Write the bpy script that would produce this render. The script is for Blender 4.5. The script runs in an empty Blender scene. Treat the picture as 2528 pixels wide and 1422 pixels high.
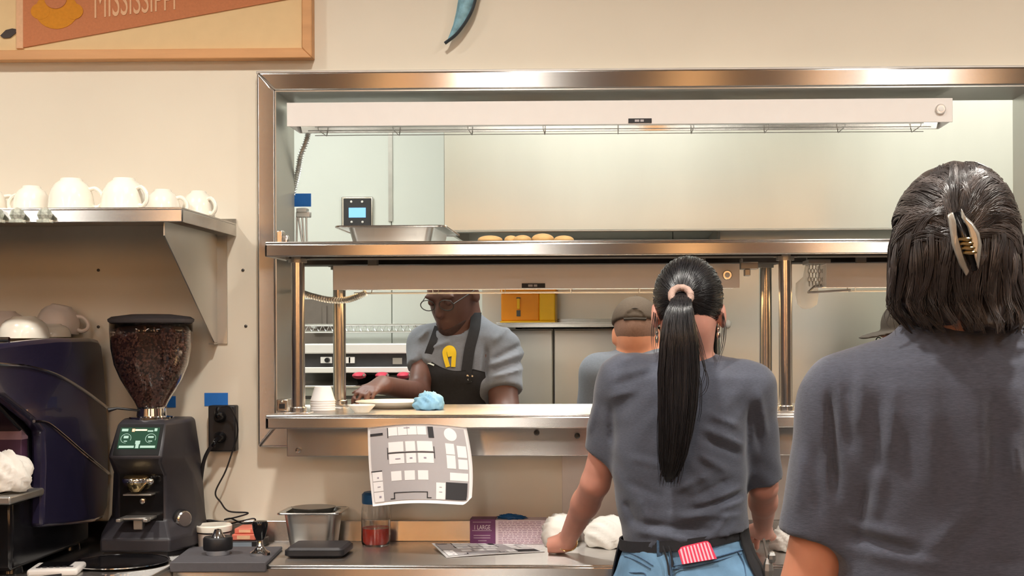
import bpy, bmesh, math, random
import numpy as np
from mathutils import Vector, Matrix, Euler

scene = bpy.context.scene
COL = scene.collection
random.seed(7)
RNG = np.random.default_rng(11)

# ------------------------------------------------------------------ camera
FPX = 3300.0                       # focal length in pixels of the 2528 px wide frame
CAMZ = 1.45
PPX, PPY = 1446.0, 830.0           # principal point (the photograph is a crop)
cam_d = bpy.data.cameras.new('camera')
cam = bpy.data.objects.new('camera', cam_d)
COL.objects.link(cam)
cam.location = (0, 0, CAMZ)
cam_d.sensor_width = 36.0
cam_d.lens = FPX / 2528 * 36.0
cam_d.shift_x = -(PPX - 1264) / 2528
cam_d.shift_y = (PPY - 711) / 2528
cam_d.clip_start = 0.05
YAW, ROLL = math.radians(1.0), math.radians(-0.23)
CR = (Matrix.Rotation(YAW, 3, 'Z') @ Matrix.Rotation(math.radians(90), 3, 'X') @ Matrix.Rotation(ROLL, 3, 'Z'))
cam.rotation_euler = CR.to_euler()
scene.camera = cam


def W(px, py, d):
    """the point of the room at depth y = d that the photograph shows at pixel (px, py)"""
    r = CR @ Vector(((px - PPX) / FPX, -(py - PPY) / FPX, -1.0))
    k = d / r.y
    return Vector((r.x * k, d, CAMZ + r.z * k))


def WX(px, d, py=830):
    return W(px, py, d).x


def WZ(py, d, px=1264):
    return W(px, py, d).z


# ------------------------------------------------------------------ view, world and main light
scene.view_settings.view_transform = 'Standard'
scene.view_settings.look = 'None'
scene.view_settings.gamma = 1.0
scene.view_settings.use_curve_mapping = False
scene.view_settings.exposure = -0.05
wd = bpy.data.worlds.new('world')
scene.world = wd
wd.use_nodes = True
wd.node_tree.nodes['Background'].inputs[0].default_value = (0.9, 0.85, 0.8, 1)
wd.node_tree.nodes['Background'].inputs[1].default_value = 0.15

KEY_W = 33.0        # each ceiling downlight over the counter
ROOM_W = 9.0       # each ceiling panel of the dining room
KIT_W = 25.0        # each kitchen ceiling panel
HEAT_W = 3.2        # heat lamp element


# ------------------------------------------------------------------ materials
def C(r, g, b):
    f = lambda c: (c / 12.92 if c <= 0.04045 else ((c + 0.055) / 1.055) ** 2.4)
    return (f(r / 255), f(g / 255), f(b / 255), 1.0)


M = {}


def mat(name, col, rough=0.5, metal=0.0, noise=0.0, nscale=30.0, bump=0.0, bscale=200.0, stretch=(1, 1, 1),
        emit=None, estr=0.0, trans=0.0, ior=1.45, aniso=0.0, spec=0.5, coat=0.0, sheen=0.0, sss=0.0, alpha=1.0):
    m = bpy.data.materials.new(name)
    m.use_nodes = True
    nt = m.node_tree
    b = nt.nodes['Principled BSDF']
    b.inputs['Base Color'].default_value = col
    b.inputs['Roughness'].default_value = rough
    b.inputs['Metallic'].default_value = metal
    b.inputs['IOR'].default_value = ior
    b.inputs['Specular IOR Level'].default_value = spec
    b.inputs['Transmission Weight'].default_value = trans
    b.inputs['Coat Weight'].default_value = coat
    b.inputs['Sheen Weight'].default_value = sheen
    b.inputs['Alpha'].default_value = alpha
    if sss:
        b.inputs['Subsurface Weight'].default_value = sss
        b.inputs['Subsurface Radius'].default_value = (0.02, 0.008, 0.004)
        b.inputs['Subsurface Scale'].default_value = 0.3
    if emit:
        b.inputs['Emission Color'].default_value = emit
        b.inputs['Emission Strength'].default_value = estr
    if aniso:
        b.inputs['Anisotropic'].default_value = aniso
        cx = nt.nodes.new('ShaderNodeCombineXYZ')
        cx.inputs[0].default_value = 0.02
        cx.inputs[1].default_value = 0.7
        cx.inputs[2].default_value = 0.72
        nt.links.new(cx.outputs[0], b.inputs['Tangent'])
    if noise or bump:
        tc = nt.nodes.new('ShaderNodeTexCoord')
        mp = nt.nodes.new('ShaderNodeMapping')
        mp.inputs['Scale'].default_value = stretch
        nt.links.new(tc.outputs['Object'], mp.inputs[0])
    if noise:
        n = nt.nodes.new('ShaderNodeTexNoise')
        n.inputs['Scale'].default_value = nscale
        n.inputs['Detail'].default_value = 4
        nt.links.new(mp.outputs[0], n.inputs['Vector'])
        r = nt.nodes.new('ShaderNodeValToRGB')
        r.color_ramp.elements[0].position = 0.3
        r.color_ramp.elements[1].position = 0.7
        lo = [max(0, c * (1 - noise)) for c in col[:3]] + [1]
        hi = [min(1, c * (1 + noise)) for c in col[:3]] + [1]
        r.color_ramp.elements[0].color = lo
        r.color_ramp.elements[1].color = hi
        nt.links.new(n.outputs[0], r.inputs[0])
        nt.links.new(r.outputs[0], b.inputs['Base Color'])
    if bump:
        n2 = nt.nodes.new('ShaderNodeTexNoise')
        n2.inputs['Scale'].default_value = bscale
        n2.inputs['Detail'].default_value = 3
        nt.links.new(mp.outputs[0], n2.inputs['Vector'])
        bp = nt.nodes.new('ShaderNodeBump')
        bp.inputs['Strength'].default_value = bump
        bp.inputs['Distance'].default_value = 0.002
        nt.links.new(n2.outputs[0], bp.inputs['Height'])
        nt.links.new(bp.outputs[0], b.inputs['Normal'])
    M[name] = m
    return m


mat('crystal', C(206, 212, 200), 0.12, 0.35, noise=0.45, nscale=120, spec=0.8)
mat('cream_paint', C(226, 218, 201), 0.75, noise=0.03, nscale=3, bump=0.08, bscale=60)
mat('kitchen_white', C(226, 230, 224), 0.45, noise=0.02, nscale=2)
mat('ceiling_white', C(222, 216, 206), 0.8, noise=0.02)
mat('dining_paint', C(92, 86, 84), 0.8, noise=0.03, nscale=3)
mat('dining_ceiling', C(150, 144, 138), 0.8, noise=0.02)
mat('floor_tile', C(96, 92, 88), 0.45, noise=0.12, nscale=6, bump=0.1)
mat('dining_wood', C(112, 96, 82), 0.5, noise=0.2, nscale=6, stretch=(6, 6, 0.6))
mat('steel', (0.62, 0.60, 0.575, 1), 0.27, 1.0, noise=0.05, nscale=9, stretch=(0.6, 8, 30), aniso=1.0)
mat('steel_soft', (0.60, 0.60, 0.57, 1), 0.36, 1.0, noise=0.05, nscale=3, stretch=(1, 1, 0.3), aniso=0.7)
mat('steel_tube', (0.66, 0.62, 0.58, 1), 0.22, 1.0, noise=0.03)
mat('steel_dull', (0.48, 0.47, 0.45, 1), 0.45, 1.0, noise=0.08, nscale=20)
mat('chrome', (0.82, 0.82, 0.82, 1), 0.08, 1.0, noise=0.01)
mat('gold', (0.80, 0.60, 0.30, 1), 0.18, 1.0, noise=0.02)
mat('grey_panel', C(122, 112, 104), 0.6, noise=0.05)
mat('dark_steel', (0.10, 0.095, 0.09, 1), 0.5, 0.8, noise=0.1)
mat('white_enamel', C(232, 228, 224), 0.35, noise=0.01)
mat('black_plastic', C(28, 27, 30), 0.45, noise=0.1, nscale=60, bump=0.04)
mat('black_gloss', C(16, 16, 19), 0.18, noise=0.05)
mat('navy_gloss', C(36, 33, 56), 0.22, noise=0.04, coat=0.4)
mat('charcoal', C(52, 50, 53), 0.5, noise=0.08, nscale=40, bump=0.08, bscale=400)
mat('grinder_grey', C(46, 44, 49), 0.42, noise=0.06, nscale=50, bump=0.04, bscale=600)
mat('rubber_grey', C(82, 80, 84), 0.7, noise=0.06, nscale=80, bump=0.1, bscale=500)
mat('porcelain', C(240, 235, 222), 0.18, noise=0.01, coat=0.3)
mat('glass', (1, 1, 1, 1), 0.03, trans=1.0, ior=1.45, noise=0.0)
mat('plastic_clear', C(235, 232, 228), 0.15, trans=0.85, ior=1.3, noise=0.01)
mat('film', C(236, 232, 226), 0.3, alpha=0.35, noise=0.02)
mat('bean', C(108, 70, 58), 0.5, noise=0.35, nscale=90)
mat('bean_core', C(66, 42, 35), 0.8, noise=0.2, nscale=150)
mat('oak', C(208, 156, 106), 0.5, noise=0.10, nscale=5, stretch=(0.6, 6, 6), bump=0.05, bscale=60)
mat('mount_board', C(224, 196, 150), 0.9, noise=0.02)
mat('pennant_felt', C(192, 122, 82), 0.95, noise=0.06, nscale=150, bump=0.2, bscale=500, sheen=0.3)
mat('felt_cream', C(222, 178, 140), 0.95, noise=0.05, nscale=120)
mat('felt_gold', C(206, 136, 40), 0.95, noise=0.06, nscale=120)
mat('leaf_dark', C(70, 62, 60), 0.8, noise=0.1)
mat('fish_blue', C(122, 166, 182), 0.4, 0.15, noise=0.35, nscale=45)
mat('fish_edge', C(58, 66, 72), 0.4, 0.5, noise=0.2, nscale=60)
mat('tape_blue', C(36, 116, 206), 0.7, noise=0.05, nscale=40)
mat('screen_blue', C(120, 176, 236), 0.3, emit=C(120, 180, 245), estr=0.9)
mat('screen_green', C(20, 44, 32), 0.5, spec=0.1, emit=C(36, 82, 58), estr=0.5)
mat('screen_white', C(120, 140, 130), 0.6, spec=0.1, emit=C(200, 235, 215), estr=0.6)
mat('screen_orange', C(220, 120, 50), 0.3, emit=C(220, 120, 50), estr=0.8)
mat('screen_gold', C(200, 180, 120), 0.3, emit=C(200, 190, 130), estr=0.6)
mat('paper_white', C(240, 238, 238), 0.5, noise=0.01)
mat('paper_grey', C(176, 172, 174), 0.45, noise=0.01)
mat('ink_black', C(44, 44, 48), 0.6, noise=0.02)
mat('ink_pale', C(150, 140, 160), 0.6, noise=0.02)
mat('purple_card', C(112, 62, 104), 0.5, noise=0.05, nscale=30)
mat('card_lilac', C(222, 206, 214), 0.55, noise=0.03, nscale=60)
mat('ink_mauve', C(168, 142, 160), 0.6, noise=0.03)
mat('cloth_white', C(238, 234, 226), 0.9, noise=0.02, bump=0.2, bscale=300)
mat('cloth_cream', C(232, 220, 196), 0.9, noise=0.03, bump=0.2, bscale=300)
mat('print_green', C(80, 120, 104), 0.8, noise=0.1)
mat('red_sauce', C(196, 62, 48), 0.25, noise=0.15, nscale=40, trans=0.2)
mat('foil_blue', C(34, 84, 128), 0.4, noise=0.3, nscale=30)
mat('nitrile_blue', C(136, 188, 220), 0.55, noise=0.04)
mat('glove_deep', C(24, 88, 148), 0.4, noise=0.1)
mat('orange_plastic', C(244, 150, 26), 0.4, noise=0.03)
mat('yellow_plastic', C(250, 190, 30), 0.4, noise=0.03)
mat('red_handle', C(206, 60, 84), 0.5, noise=0.08)
mat('pan_black', C(24, 24, 24), 0.6, noise=0.1, spec=0.2)
mat('bread', C(216, 176, 120), 0.8, noise=0.12, nscale=18, bump=0.2, bscale=60)
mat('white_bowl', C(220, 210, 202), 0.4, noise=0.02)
mat('salmon_card', C(208, 112, 92), 0.6, noise=0.05)
mat('blue_grey_card', C(120, 130, 140), 0.6, noise=0.05)
mat('plum_card', C(74, 46, 70), 0.4, noise=0.1, nscale=20)
mat('lilac_shine', C(150, 122, 136), 0.3, noise=0.2, nscale=20)
mat('horn', C(170, 166, 156), 0.25, noise=0.25, nscale=25, trans=0.25, coat=0.4)
mat('reflection_tan', C(200, 150, 100), 0.6, noise=0.1)
# people
mat('skin_light', C(208, 150, 132), 0.5, noise=0.05, nscale=25, bump=0.05, bscale=500, sss=0.15)
mat('skin_tan', C(200, 138, 110), 0.5, noise=0.05, nscale=25, bump=0.05, bscale=500, sss=0.15)
mat('skin_dark', C(104, 72, 64), 0.45, noise=0.06, nscale=25, bump=0.05, bscale=500, sss=0.08)
mat('skin_pink', C(226, 152, 118), 0.5, noise=0.05, nscale=25, bump=0.05, bscale=500, sss=0.15)
mat('heather_tee', C(78, 82, 95), 0.95, noise=0.16, nscale=420, stretch=(0.35, 0.35, 1.6), bump=0.25, bscale=900, sheen=0.25)
mat('heather_tee_light', C(118, 122, 132), 0.95, noise=0.08, nscale=300, stretch=(0.35, 0.35, 1.6), bump=0.2, bscale=900, sheen=0.2)
mat('heather_tee_deep', C(74, 78, 92), 0.95, noise=0.20, nscale=330, stretch=(0.3, 0.3, 2.0), bump=0.3, bscale=800, sheen=0.25)
mat('denim', C(108, 146, 178), 0.9, noise=0.18, nscale=22, bump=0.3, bscale=900)
mat('denim_seam', C(70, 96, 124), 0.9, noise=0.2, nscale=200)
mat('denim_dark', C(40, 44, 56), 0.9, noise=0.15, nscale=60, bump=0.3, bscale=900)
mat('apron_black', C(40, 40, 44), 0.85, noise=0.1, nscale=120, bump=0.2, bscale=800)
mat('hair_black', C(24, 23, 25), 0.32, noise=0.15, nscale=60, spec=0.6)
mat('hair_black_strand', C(34, 33, 36), 0.30, noise=0.2, nscale=40, spec=0.7)
mat('hair_brown', C(52, 44, 42), 0.4, noise=0.2, nscale=60, spec=0.5)
mat('hair_brown_light', C(94, 87, 85), 0.36, noise=0.3, nscale=40, spec=0.6)
mat('hair_brown_strand', C(58, 52, 51), 0.36, noise=0.3, nscale=40, spec=0.6)
mat('hair_stubble', C(150, 112, 94), 0.8, noise=0.1, nscale=150)
mat('scrunchie', C(176, 148, 136), 0.8, noise=0.2, nscale=90, bump=0.4, bscale=400)
mat('cap_brown', C(96, 80, 67), 0.9, noise=0.08, nscale=150, bump=0.2, bscale=700)
mat('cap_dark', C(72, 62, 54), 0.9, noise=0.08, nscale=150, bump=0.2, bscale=700)
mat('logo_yellow', C(232, 196, 40), 0.8, noise=0.05)
mat('patch_red', C(222, 62, 92), 0.8, noise=0.05, nscale=100)
mat('patch_pink', C(250, 190, 206), 0.8, noise=0.04, nscale=100)
mat('beard_dark', C(66, 46, 42), 0.8, noise=0.2, nscale=200, bump=0.3, bscale=500)
mat('eye_white', C(235, 230, 224), 0.2, noise=0.01)
mat('silver', (0.8, 0.78, 0.75, 1), 0.2, 1.0, noise=0.02)
mat('shoe', C(40, 38, 40), 0.6, noise=0.1)
mat('lamp_glow', (1, 1, 1, 1), 0.4, emit=(1.0, 0.95, 0.88, 1), estr=17.0)
mat('lamp_glow_cool', (1, 1, 1, 1), 0.4, emit=(0.95, 1.0, 0.97, 1), estr=5.0)
mat('amber_fill', C(230, 140, 60), 0.6, emit=(1.0, 0.52, 0.20, 1), estr=13.0)
mat('element_glow', C(240, 160, 80), 0.4, emit=(1.0, 0.62, 0.25, 1), estr=7.0)


# ------------------------------------------------------------------ mesh builder
class MB:
    def __init__(s):
        s.v, s.f = [], []

    def add(s, vs, fs):
        n = len(s.v)
        s.v += [tuple(p) for p in vs]
        s.f += [tuple(i + n for i in f) for f in fs]
        return s

    def box(s, x0, x1, y0, y1, z0, z1, rz=0.0, rot=None):
        vs = [(x0, y0, z0), (x1, y0, z0), (x1, y1, z0), (x0, y1, z0), (x0, y0, z1), (x1, y0, z1), (x1, y1, z1), (x0, y1, z1)]
        if rz or rot:
            c = Vector(((x0 + x1) / 2, (y0 + y1) / 2, (z0 + z1) / 2))
            R = rot or Matrix.Rotation(rz, 3, 'Z')
            vs = [tuple(R @ (Vector(p) - c) + c) for p in vs]
        return s.add(vs, [(0, 3, 2, 1), (4, 5, 6, 7), (0, 1, 5, 4), (1, 2, 6, 5), (2, 3, 7, 6), (3, 0, 4, 7)])

    def prism(s, pts, axis, a0, a1):
        """outline pts (2-D, any order) pushed along an axis: 'x' pts=(y,z), 'y' pts=(x,z), 'z' pts=(x,y)"""
        mk = {'x': lambda p, a: (a, p[0], p[1]), 'y': lambda p, a: (p[0], a, p[1]), 'z': lambda p, a: (p[0], p[1], a)}[axis]
        area = sum(pts[i][0] * pts[(i + 1) % len(pts)][1] - pts[(i + 1) % len(pts)][0] * pts[i][1] for i in range(len(pts)))
        if (area < 0) != (axis == 'y'):
            pts = pts[::-1]
        n = len(pts)
        vs = [mk(p, a0) for p in pts] + [mk(p, a1) for p in pts]
        fs = [tuple(range(n - 1, -1, -1)), tuple(range(n, 2 * n))]
        fs += [(i, (i + 1) % n, n + (i + 1) % n, n + i) for i in range(n)]
        return s.add(vs, fs)

    def loft(s, rings, cap=True, closed=True):
        n = len(rings[0])
        vs = [p for r in rings for p in r]
        fs = []
        for k in range(len(rings) - 1):
            for i in range(n if closed else n - 1):
                j = (i + 1) % n
                fs.append((k * n + i, k * n + j, (k + 1) * n + j, (k + 1) * n + i))
        if cap:
            fs.append(tuple(range(n - 1, -1, -1)))
            fs.append(tuple(range((len(rings) - 1) * n, len(rings) * n)))
        return s.add(vs, fs)

    def lathe(s, prof, c=(0, 0, 0), seg=32, cap=True, sx=1.0, sy=1.0, R=None):
        rings = []
        for r, z in prof:
            ring = []
            for i in range(seg):
                a = 2 * math.pi * i / seg
                p = Vector((r * math.cos(a) * sx, r * math.sin(a) * sy, z))
                if R is not None:
                    p = R @ p
                ring.append((p.x + c[0], p.y + c[1], p.z + c[2]))
            rings.append(ring)
        return s.loft(rings, cap)

    def tube(s, path, r, seg=10, cap=True):
        path = [Vector(p) for p in path]
        n = len(path)
        rr = r if isinstance(r, (list, tuple)) else [r] * n
        up = None
        rings = []
        for i in range(n):
            t = (path[min(i + 1, n - 1)] - path[max(i - 1, 0)])
            if t.length < 1e-9:
                t = Vector((0, 0, 1))
            t.normalize()
            if up is None:
                up = t.orthogonal().normalized()
            else:
                up = (up - t * up.dot(t))
                up = up.normalized() if up.length > 1e-6 else t.orthogonal().normalized()
            b = t.cross(up)
            rings.append([tuple(path[i] + (up * math.cos(2 * math.pi * k / seg) + b * math.sin(2 * math.pi * k / seg)) * rr[i]) for k in range(seg)])
        return s.loft(rings, cap)

    def ball(s, c, r, seg=16, rings=10, R=None):
        if not isinstance(r, (list, tuple)):
            r = (r, r, r)
        prof = []
        rs = []
        for k in range(rings + 1):
            a = math.pi * (k / rings)
            rad, z = max(1e-4, math.sin(a)), -math.cos(a)
            ring = []
            for i in range(seg):
                t = 2 * math.pi * i / seg
                p = Vector((rad * math.cos(t) * r[0], rad * math.sin(t) * r[1], z * r[2]))
                if R is not None:
                    p = R @ p
                ring.append((p.x + c[0], p.y + c[1], p.z + c[2]))
            rs.append(ring)
        return s.loft(rs)

    def patch(s, S, nu, nv, th):
        """a thin curved sheet: S(u,v) gives a point, thickness along the local normal"""
        def nrm(u, v):
            e = 1e-3
            a = Vector(S(min(1, u + e), v)) - Vector(S(max(0, u - e), v))
            b = Vector(S(u, min(1, v + e))) - Vector(S(u, max(0, v - e)))
            return b.cross(a).normalized()
        vs, fs = [], []
        W_ = nu + 1
        for side in (0, 1):
            for j in range(nv + 1):
                for i in range(nu + 1):
                    u, v = i / nu, j / nv
                    vs.append(tuple(Vector(S(u, v)) + nrm(u, v) * (th * side)))
        N = (nu + 1) * (nv + 1)
        for j in range(nv):
            for i in range(nu):
                a, b, c, d = j * W_ + i, j * W_ + i + 1, (j + 1) * W_ + i + 1, (j + 1) * W_ + i
                fs.append((a, b, c, d))
                fs.append((N + d, N + c, N + b, N + a))
        for i in range(nu):
            fs.append((i, i + 1, N + i + 1, N + i))
            k = nv * W_ + i
            fs.append((k + 1, k, N + k, N + k + 1))
        for j in range(nv):
            fs.append(((j + 1) * W_, j * W_, N + j * W_, N + (j + 1) * W_))
            k = j * W_ + nu
            fs.append((k, k + W_, N + k + W_, N + k))
        return s.add(vs, fs)


OFF = {}          # world location of the empty each part hangs from


def _link(name, me, m, parent, loc, smooth, bevel, angle=40, seg=2):
    o = bpy.data.objects.new(name, me)
    COL.objects.link(o)
    if m:
        me.materials.append(M[m])
    if parent is not None:
        o.parent = parent
        OFF[o] = OFF[parent]
    else:
        o.location = loc
        OFF[o] = Vector(loc)
    if smooth:
        me.shade_smooth()
        if smooth != 'all':
            me.set_sharp_from_angle(angle=math.radians(angle))
    if bevel:
        b = o.modifiers.new('bevel', 'BEVEL')
        b.width = bevel
        b.segments = seg
        b.limit_method = 'ANGLE'
        b.angle_limit = math.radians(35)
    return o


def obj(name, mb, m, parent=None, bevel=0.0, smooth=True, loc=None, angle=40):
    """mb is in world coordinates; the mesh is stored relative to the thing's base"""
    if parent is not None:
        off = OFF[parent]
    elif loc is not None:
        off = Vector(loc)
    else:
        a = np.array(mb.v)
        off = Vector((float(a[:, 0].mean()), float(a[:, 1].mean()), float(a[:, 2].min())))
    me = bpy.data.meshes.new(name)
    me.from_pydata([(p[0] - off.x, p[1] - off.y, p[2] - off.z) for p in mb.v], [], mb.f)
    me.update()
    return _link(name, me, m, parent, off, smooth, bevel, angle)


def tag(o, label, cat=None, group=None, kind=None):
    o['label'] = label
    if cat:
        o['category'] = cat
    if group:
        o['group'] = group
    if kind:
        o['kind'] = kind
    return o


def thing(name, label, cat, loc, group=None):
    o = bpy.data.objects.new(name, None)
    COL.objects.link(o)
    o.location = loc
    o.empty_display_size = 0.1
    OFF[o] = Vector(loc)
    return tag(o, label, cat, group)


def struct(name, mb, m, label=None, bevel=0.0, loc=(0, 0, 0), smooth=False):
    o = obj(name, mb, m, None, bevel, smooth, loc=loc)
    o['kind'] = 'structure'
    if label:
        o['label'] = label
    return o


def dup(root, loc, label, rz=0.0, sc=1.0):
    r = root.copy()
    COL.objects.link(r)
    r.location = loc
    r.rotation_euler = (0, 0, rz)
    r.scale = (sc, sc, sc)
    r['label'] = label
    for ch in root.children:
        c = ch.copy()
        COL.objects.link(c)
        c.parent = r
        for g in ch.children:
            k = g.copy()
            COL.objects.link(k)
            k.parent = c
    return r


def text_mb(s, size, depth=0.001, extr=True):
    cu = bpy.data.curves.new('text', 'FONT')
    cu.body = s
    cu.size = size
    cu.extrude = depth
    cu.align_x = 'LEFT'
    o = bpy.data.objects.new('text', cu)
    COL.objects.link(o)
    dg = bpy.context.evaluated_depsgraph_get()
    me = o.evaluated_get(dg).to_mesh()
    mb = MB()
    mb.add([tuple(v.co) for v in me.vertices], [tuple(p.vertices) for p in me.polygons])
    o.evaluated_get(dg).to_mesh_clear()
    bpy.data.objects.remove(o)
    bpy.data.curves.remove(cu)
    return mb


def spline(pts, n=8):
    """Catmull-Rom through the points"""
    P = [Vector(p) for p in pts]
    P = [P[0] * 2 - P[1]] + P + [P[-1] * 2 - P[-2]]
    out = []
    for i in range(1, len(P) - 2):
        for k in range(n):
            t = k / n
            a, b, c, d = P[i - 1], P[i], P[i + 1], P[i + 2]
            out.append(0.5 * ((2 * b) + (c - a) * t + (2 * a - 5 * b + 4 * c - d) * t * t + (3 * b - a - 3 * c + d) * t ** 3))
    out.append(P[-2])
    return out


# ------------------------------------------------------------------ smooth bodies: distance field -> surface
def f_cone(P, a, b, ra, rb):
    a, b = np.array(a, np.float32), np.array(b, np.float32)
    ba = b - a
    t = np.clip(((P - a) @ ba) / (ba @ ba), 0, 1)
    return np.linalg.norm(P - a - t[:, None] * ba, axis=1) - (ra + (rb - ra) * t)


def f_ell(P, c, r, R=None):
    q = P - np.array(c, np.float32)
    if R is not None:
        q = q @ np.array(R, np.float32)       # into local axes (R columns are the axes)
    r = np.array(r, np.float32)
    k0 = np.linalg.norm(q / r, axis=1)
    k1 = np.linalg.norm(q / (r * r), axis=1) + 1e-6
    return k0 * (k0 - 1) / k1


def f_loft(P, keys, p=2.4):
    """keys: (z, cx, cy, rx, ry) sorted by z; a trunk with superellipse sections"""
    K = np.array(sorted(keys), np.float32)
    z = P[:, 2]
    ii = lambda j: np.interp(z, K[:, 0], K[:, j])
    cx, cy, rx, ry = ii(1), ii(2), ii(3), ii(4)
    k = (np.abs((P[:, 0] - cx) / rx) ** p + np.abs((P[:, 1] - cy) / ry) ** p) ** (1 / p)
    d = (k - 1) * np.minimum(rx, ry)
    return np.maximum(d, np.maximum(K[0, 0] - z, z - K[-1, 0]))


def smin(a, b, k):
    h = np.maximum(k - np.abs(a - b), 0) / k
    return np.minimum(a, b) - h * h * k * 0.25


def smax(a, b, k):
    return -smin(-a, -b, k)


def f_seg(P, a, b):
    return f_cone(P, a, b, 0, 0)


def creases(P, d, lst):
    """fold ridges (h>0) and valleys (h<0) along lines seen from the room: (a, b, width, h) with a, b world points"""
    for a, b, w, h in lst:
        a2, b2 = np.array((a[0], a[2]), np.float32), np.array((b[0], b[2]), np.float32)
        ba = b2 - a2
        q = P[:, [0, 2]]
        t = np.clip(((q - a2) @ ba) / (ba @ ba), 0, 1)
        r = np.linalg.norm(q - a2 - t[:, None] * ba, axis=1)
        fade = np.clip(np.minimum(t, 1 - t) * 4 + 0.15, 0, 1)
        d = d - h * np.exp(-(r / w) ** 2) * fade
    return d


def nets(fn, lo, hi, h):
    """surface nets on a grid; only blocks near the surface are evaluated"""
    lo = np.array(lo, np.float32)
    n = np.ceil((np.array(hi) - lo) / h).astype(int) + 2
    B = 8
    nb = (n + B - 1) // B
    n = nb * B
    D = np.empty(n, np.float32)
    gi = np.stack(np.meshgrid(*[np.arange(k) for k in nb], indexing='ij'), -1).reshape(-1, 3)
    cen = lo + (gi * B + (B - 1) / 2) * h
    dc = fn(cen.astype(np.float32))
    Db = D.reshape(nb[0], B, nb[1], B, nb[2], B)
    Db[:] = np.where(dc < 0, -1, 1).reshape(nb)[:, None, :, None, :, None]
    act = np.abs(dc) < h * B * 1.35
    loc = np.stack(np.meshgrid(*[np.arange(B)] * 3, indexing='ij'), -1).reshape(-1, 3)
    ga = gi[act]
    for s in range(0, len(ga), 900):
        g = ga[s:s + 900]
        idx = (g[:, None, :] * B + loc[None]).reshape(-1, 3)
        D[idx[:, 0], idx[:, 1], idx[:, 2]] = fn((lo + idx * h).astype(np.float32))
    S = D < 0
    cnt = np.zeros(n - 1, np.int8)
    for dx in (0, 1):
        for dy in (0, 1):
            for dz in (0, 1):
                cnt += S[dx:n[0] - 1 + dx, dy:n[1] - 1 + dy, dz:n[2] - 1 + dz]
    cells = np.argwhere((cnt > 0) & (cnt < 8))
    vid = np.full(n - 1, -1, np.int32)
    vid[cells[:, 0], cells[:, 1], cells[:, 2]] = np.arange(len(cells))
    acc = np.zeros((len(cells), 3), np.float32)
    num = np.zeros(len(cells), np.float32)
    cor = [(i, j, k) for i in (0, 1) for j in (0, 1) for k in (0, 1)]
    for a in cor:
        for ax in range(3):
            if a[ax]:
                continue
            b = list(a)
            b[ax] = 1
            va = D[cells[:, 0] + a[0], cells[:, 1] + a[1], cells[:, 2] + a[2]]
            vb = D[cells[:, 0] + b[0], cells[:, 1] + b[1], cells[:, 2] + b[2]]
            m = (va < 0) != (vb < 0)
            t = np.where(m, va / np.where(m, va - vb, 1), 0)
            p = np.array(a, np.float32)[None].repeat(len(cells), 0)
            p[:, ax] += t
            acc += p * m[:, None]
            num += m
    V = lo + (cells + acc / num[:, None]) * h
    F = []
    for ax in range(3):
        u, v = (ax + 1) % 3, (ax + 2) % 3
        sl0, sl1 = [slice(None)] * 3, [slice(None)] * 3
        sl0[ax], sl1[ax] = slice(0, n[ax] - 1), slice(1, n[ax])
        a, b = S[tuple(sl0)], S[tuple(sl1)]
        e = np.argwhere(a != b)
        e = e[(e[:, u] > 0) & (e[:, v] > 0) & (e[:, u] < n[u] - 1) & (e[:, v] < n[v] - 1)]
        ins = S[e[:, 0], e[:, 1], e[:, 2]]
        def cell(du, dv):
            c = e.copy()
            c[:, u] += du
            c[:, v] += dv
            return vid[c[:, 0], c[:, 1], c[:, 2]]
        q = np.stack([cell(-1, -1), cell(0, -1), cell(0, 0), cell(-1, 0)], 1)
        q[~ins] = q[~ins][:, ::-1]
        F.append(q)
    F = np.concatenate(F)
    F = F[(F >= 0).all(1)]
    return V, F


def body(name, fn, lo, hi, h, m, parent, smooth_it=1):
    V, F = nets(fn, lo, hi, h)
    # light relaxation removes the grid stair
    for _ in range(smooth_it):
        acc = np.zeros_like(V)
        cnt = np.zeros(len(V))
        for i in range(4):
            a, b = F[:, i], F[:, (i + 1) % 4]
            for k in range(3):
                acc[:, k] += np.bincount(a, V[b, k], len(V)) + np.bincount(b, V[a, k], len(V))
            cnt += np.bincount(a, minlength=len(V)) + np.bincount(b, minlength=len(V))
        V = V * 0.45 + acc / np.maximum(cnt, 1)[:, None] * 0.55
    off = np.array(OFF[parent])
    V = V - off
    me = bpy.data.meshes.new(name)
    me.vertices.add(len(V))
    me.vertices.foreach_set('co', V.astype(np.float32).ravel())
    me.loops.add(len(F) * 4)
    me.loops.foreach_set('vertex_index', F.astype(np.int32).ravel())
    me.polygons.add(len(F))
    me.polygons.foreach_set('loop_start', np.arange(0, len(F) * 4, 4, dtype=np.int32))
    me.update(calc_edges=True)
    me.validate()
    return _link(name, me, m, parent, None, 'all', 0)


def strands(name, paths, r, m, parent, taper=True):
    """many thin three-sided hairs in one mesh"""
    mb = MB()
    for p in paths:
        n = len(p)
        rr = [r * (1 - 0.75 * (i / (n - 1)) ** 3) if taper else r for i in range(n)]
        mb.tube(p, rr, 3, False)
    o = obj(name, mb, m, parent, smooth='all')
    o['kind'] = 'stuff'
    return o

# ------------------------------------------------------------------ the setting
WY = 3.60                    # dining face of the wall
WK = 3.74                    # kitchen face of the wall
FY = 3.555                   # face of the steel frame
ZC = 0.90                    # counter height
xl, xr = WX(680, FY, 600), WX(2562, FY, 600)
zt, zb = WZ(218, FY, 1500), 1.215
xlo, xro, zto, zbo = WX(635, FY, 600), WX(2610, FY, 600), WZ(172, FY, 1500), WZ(1104, FY, 700)
CEIL = 3.2

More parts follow.
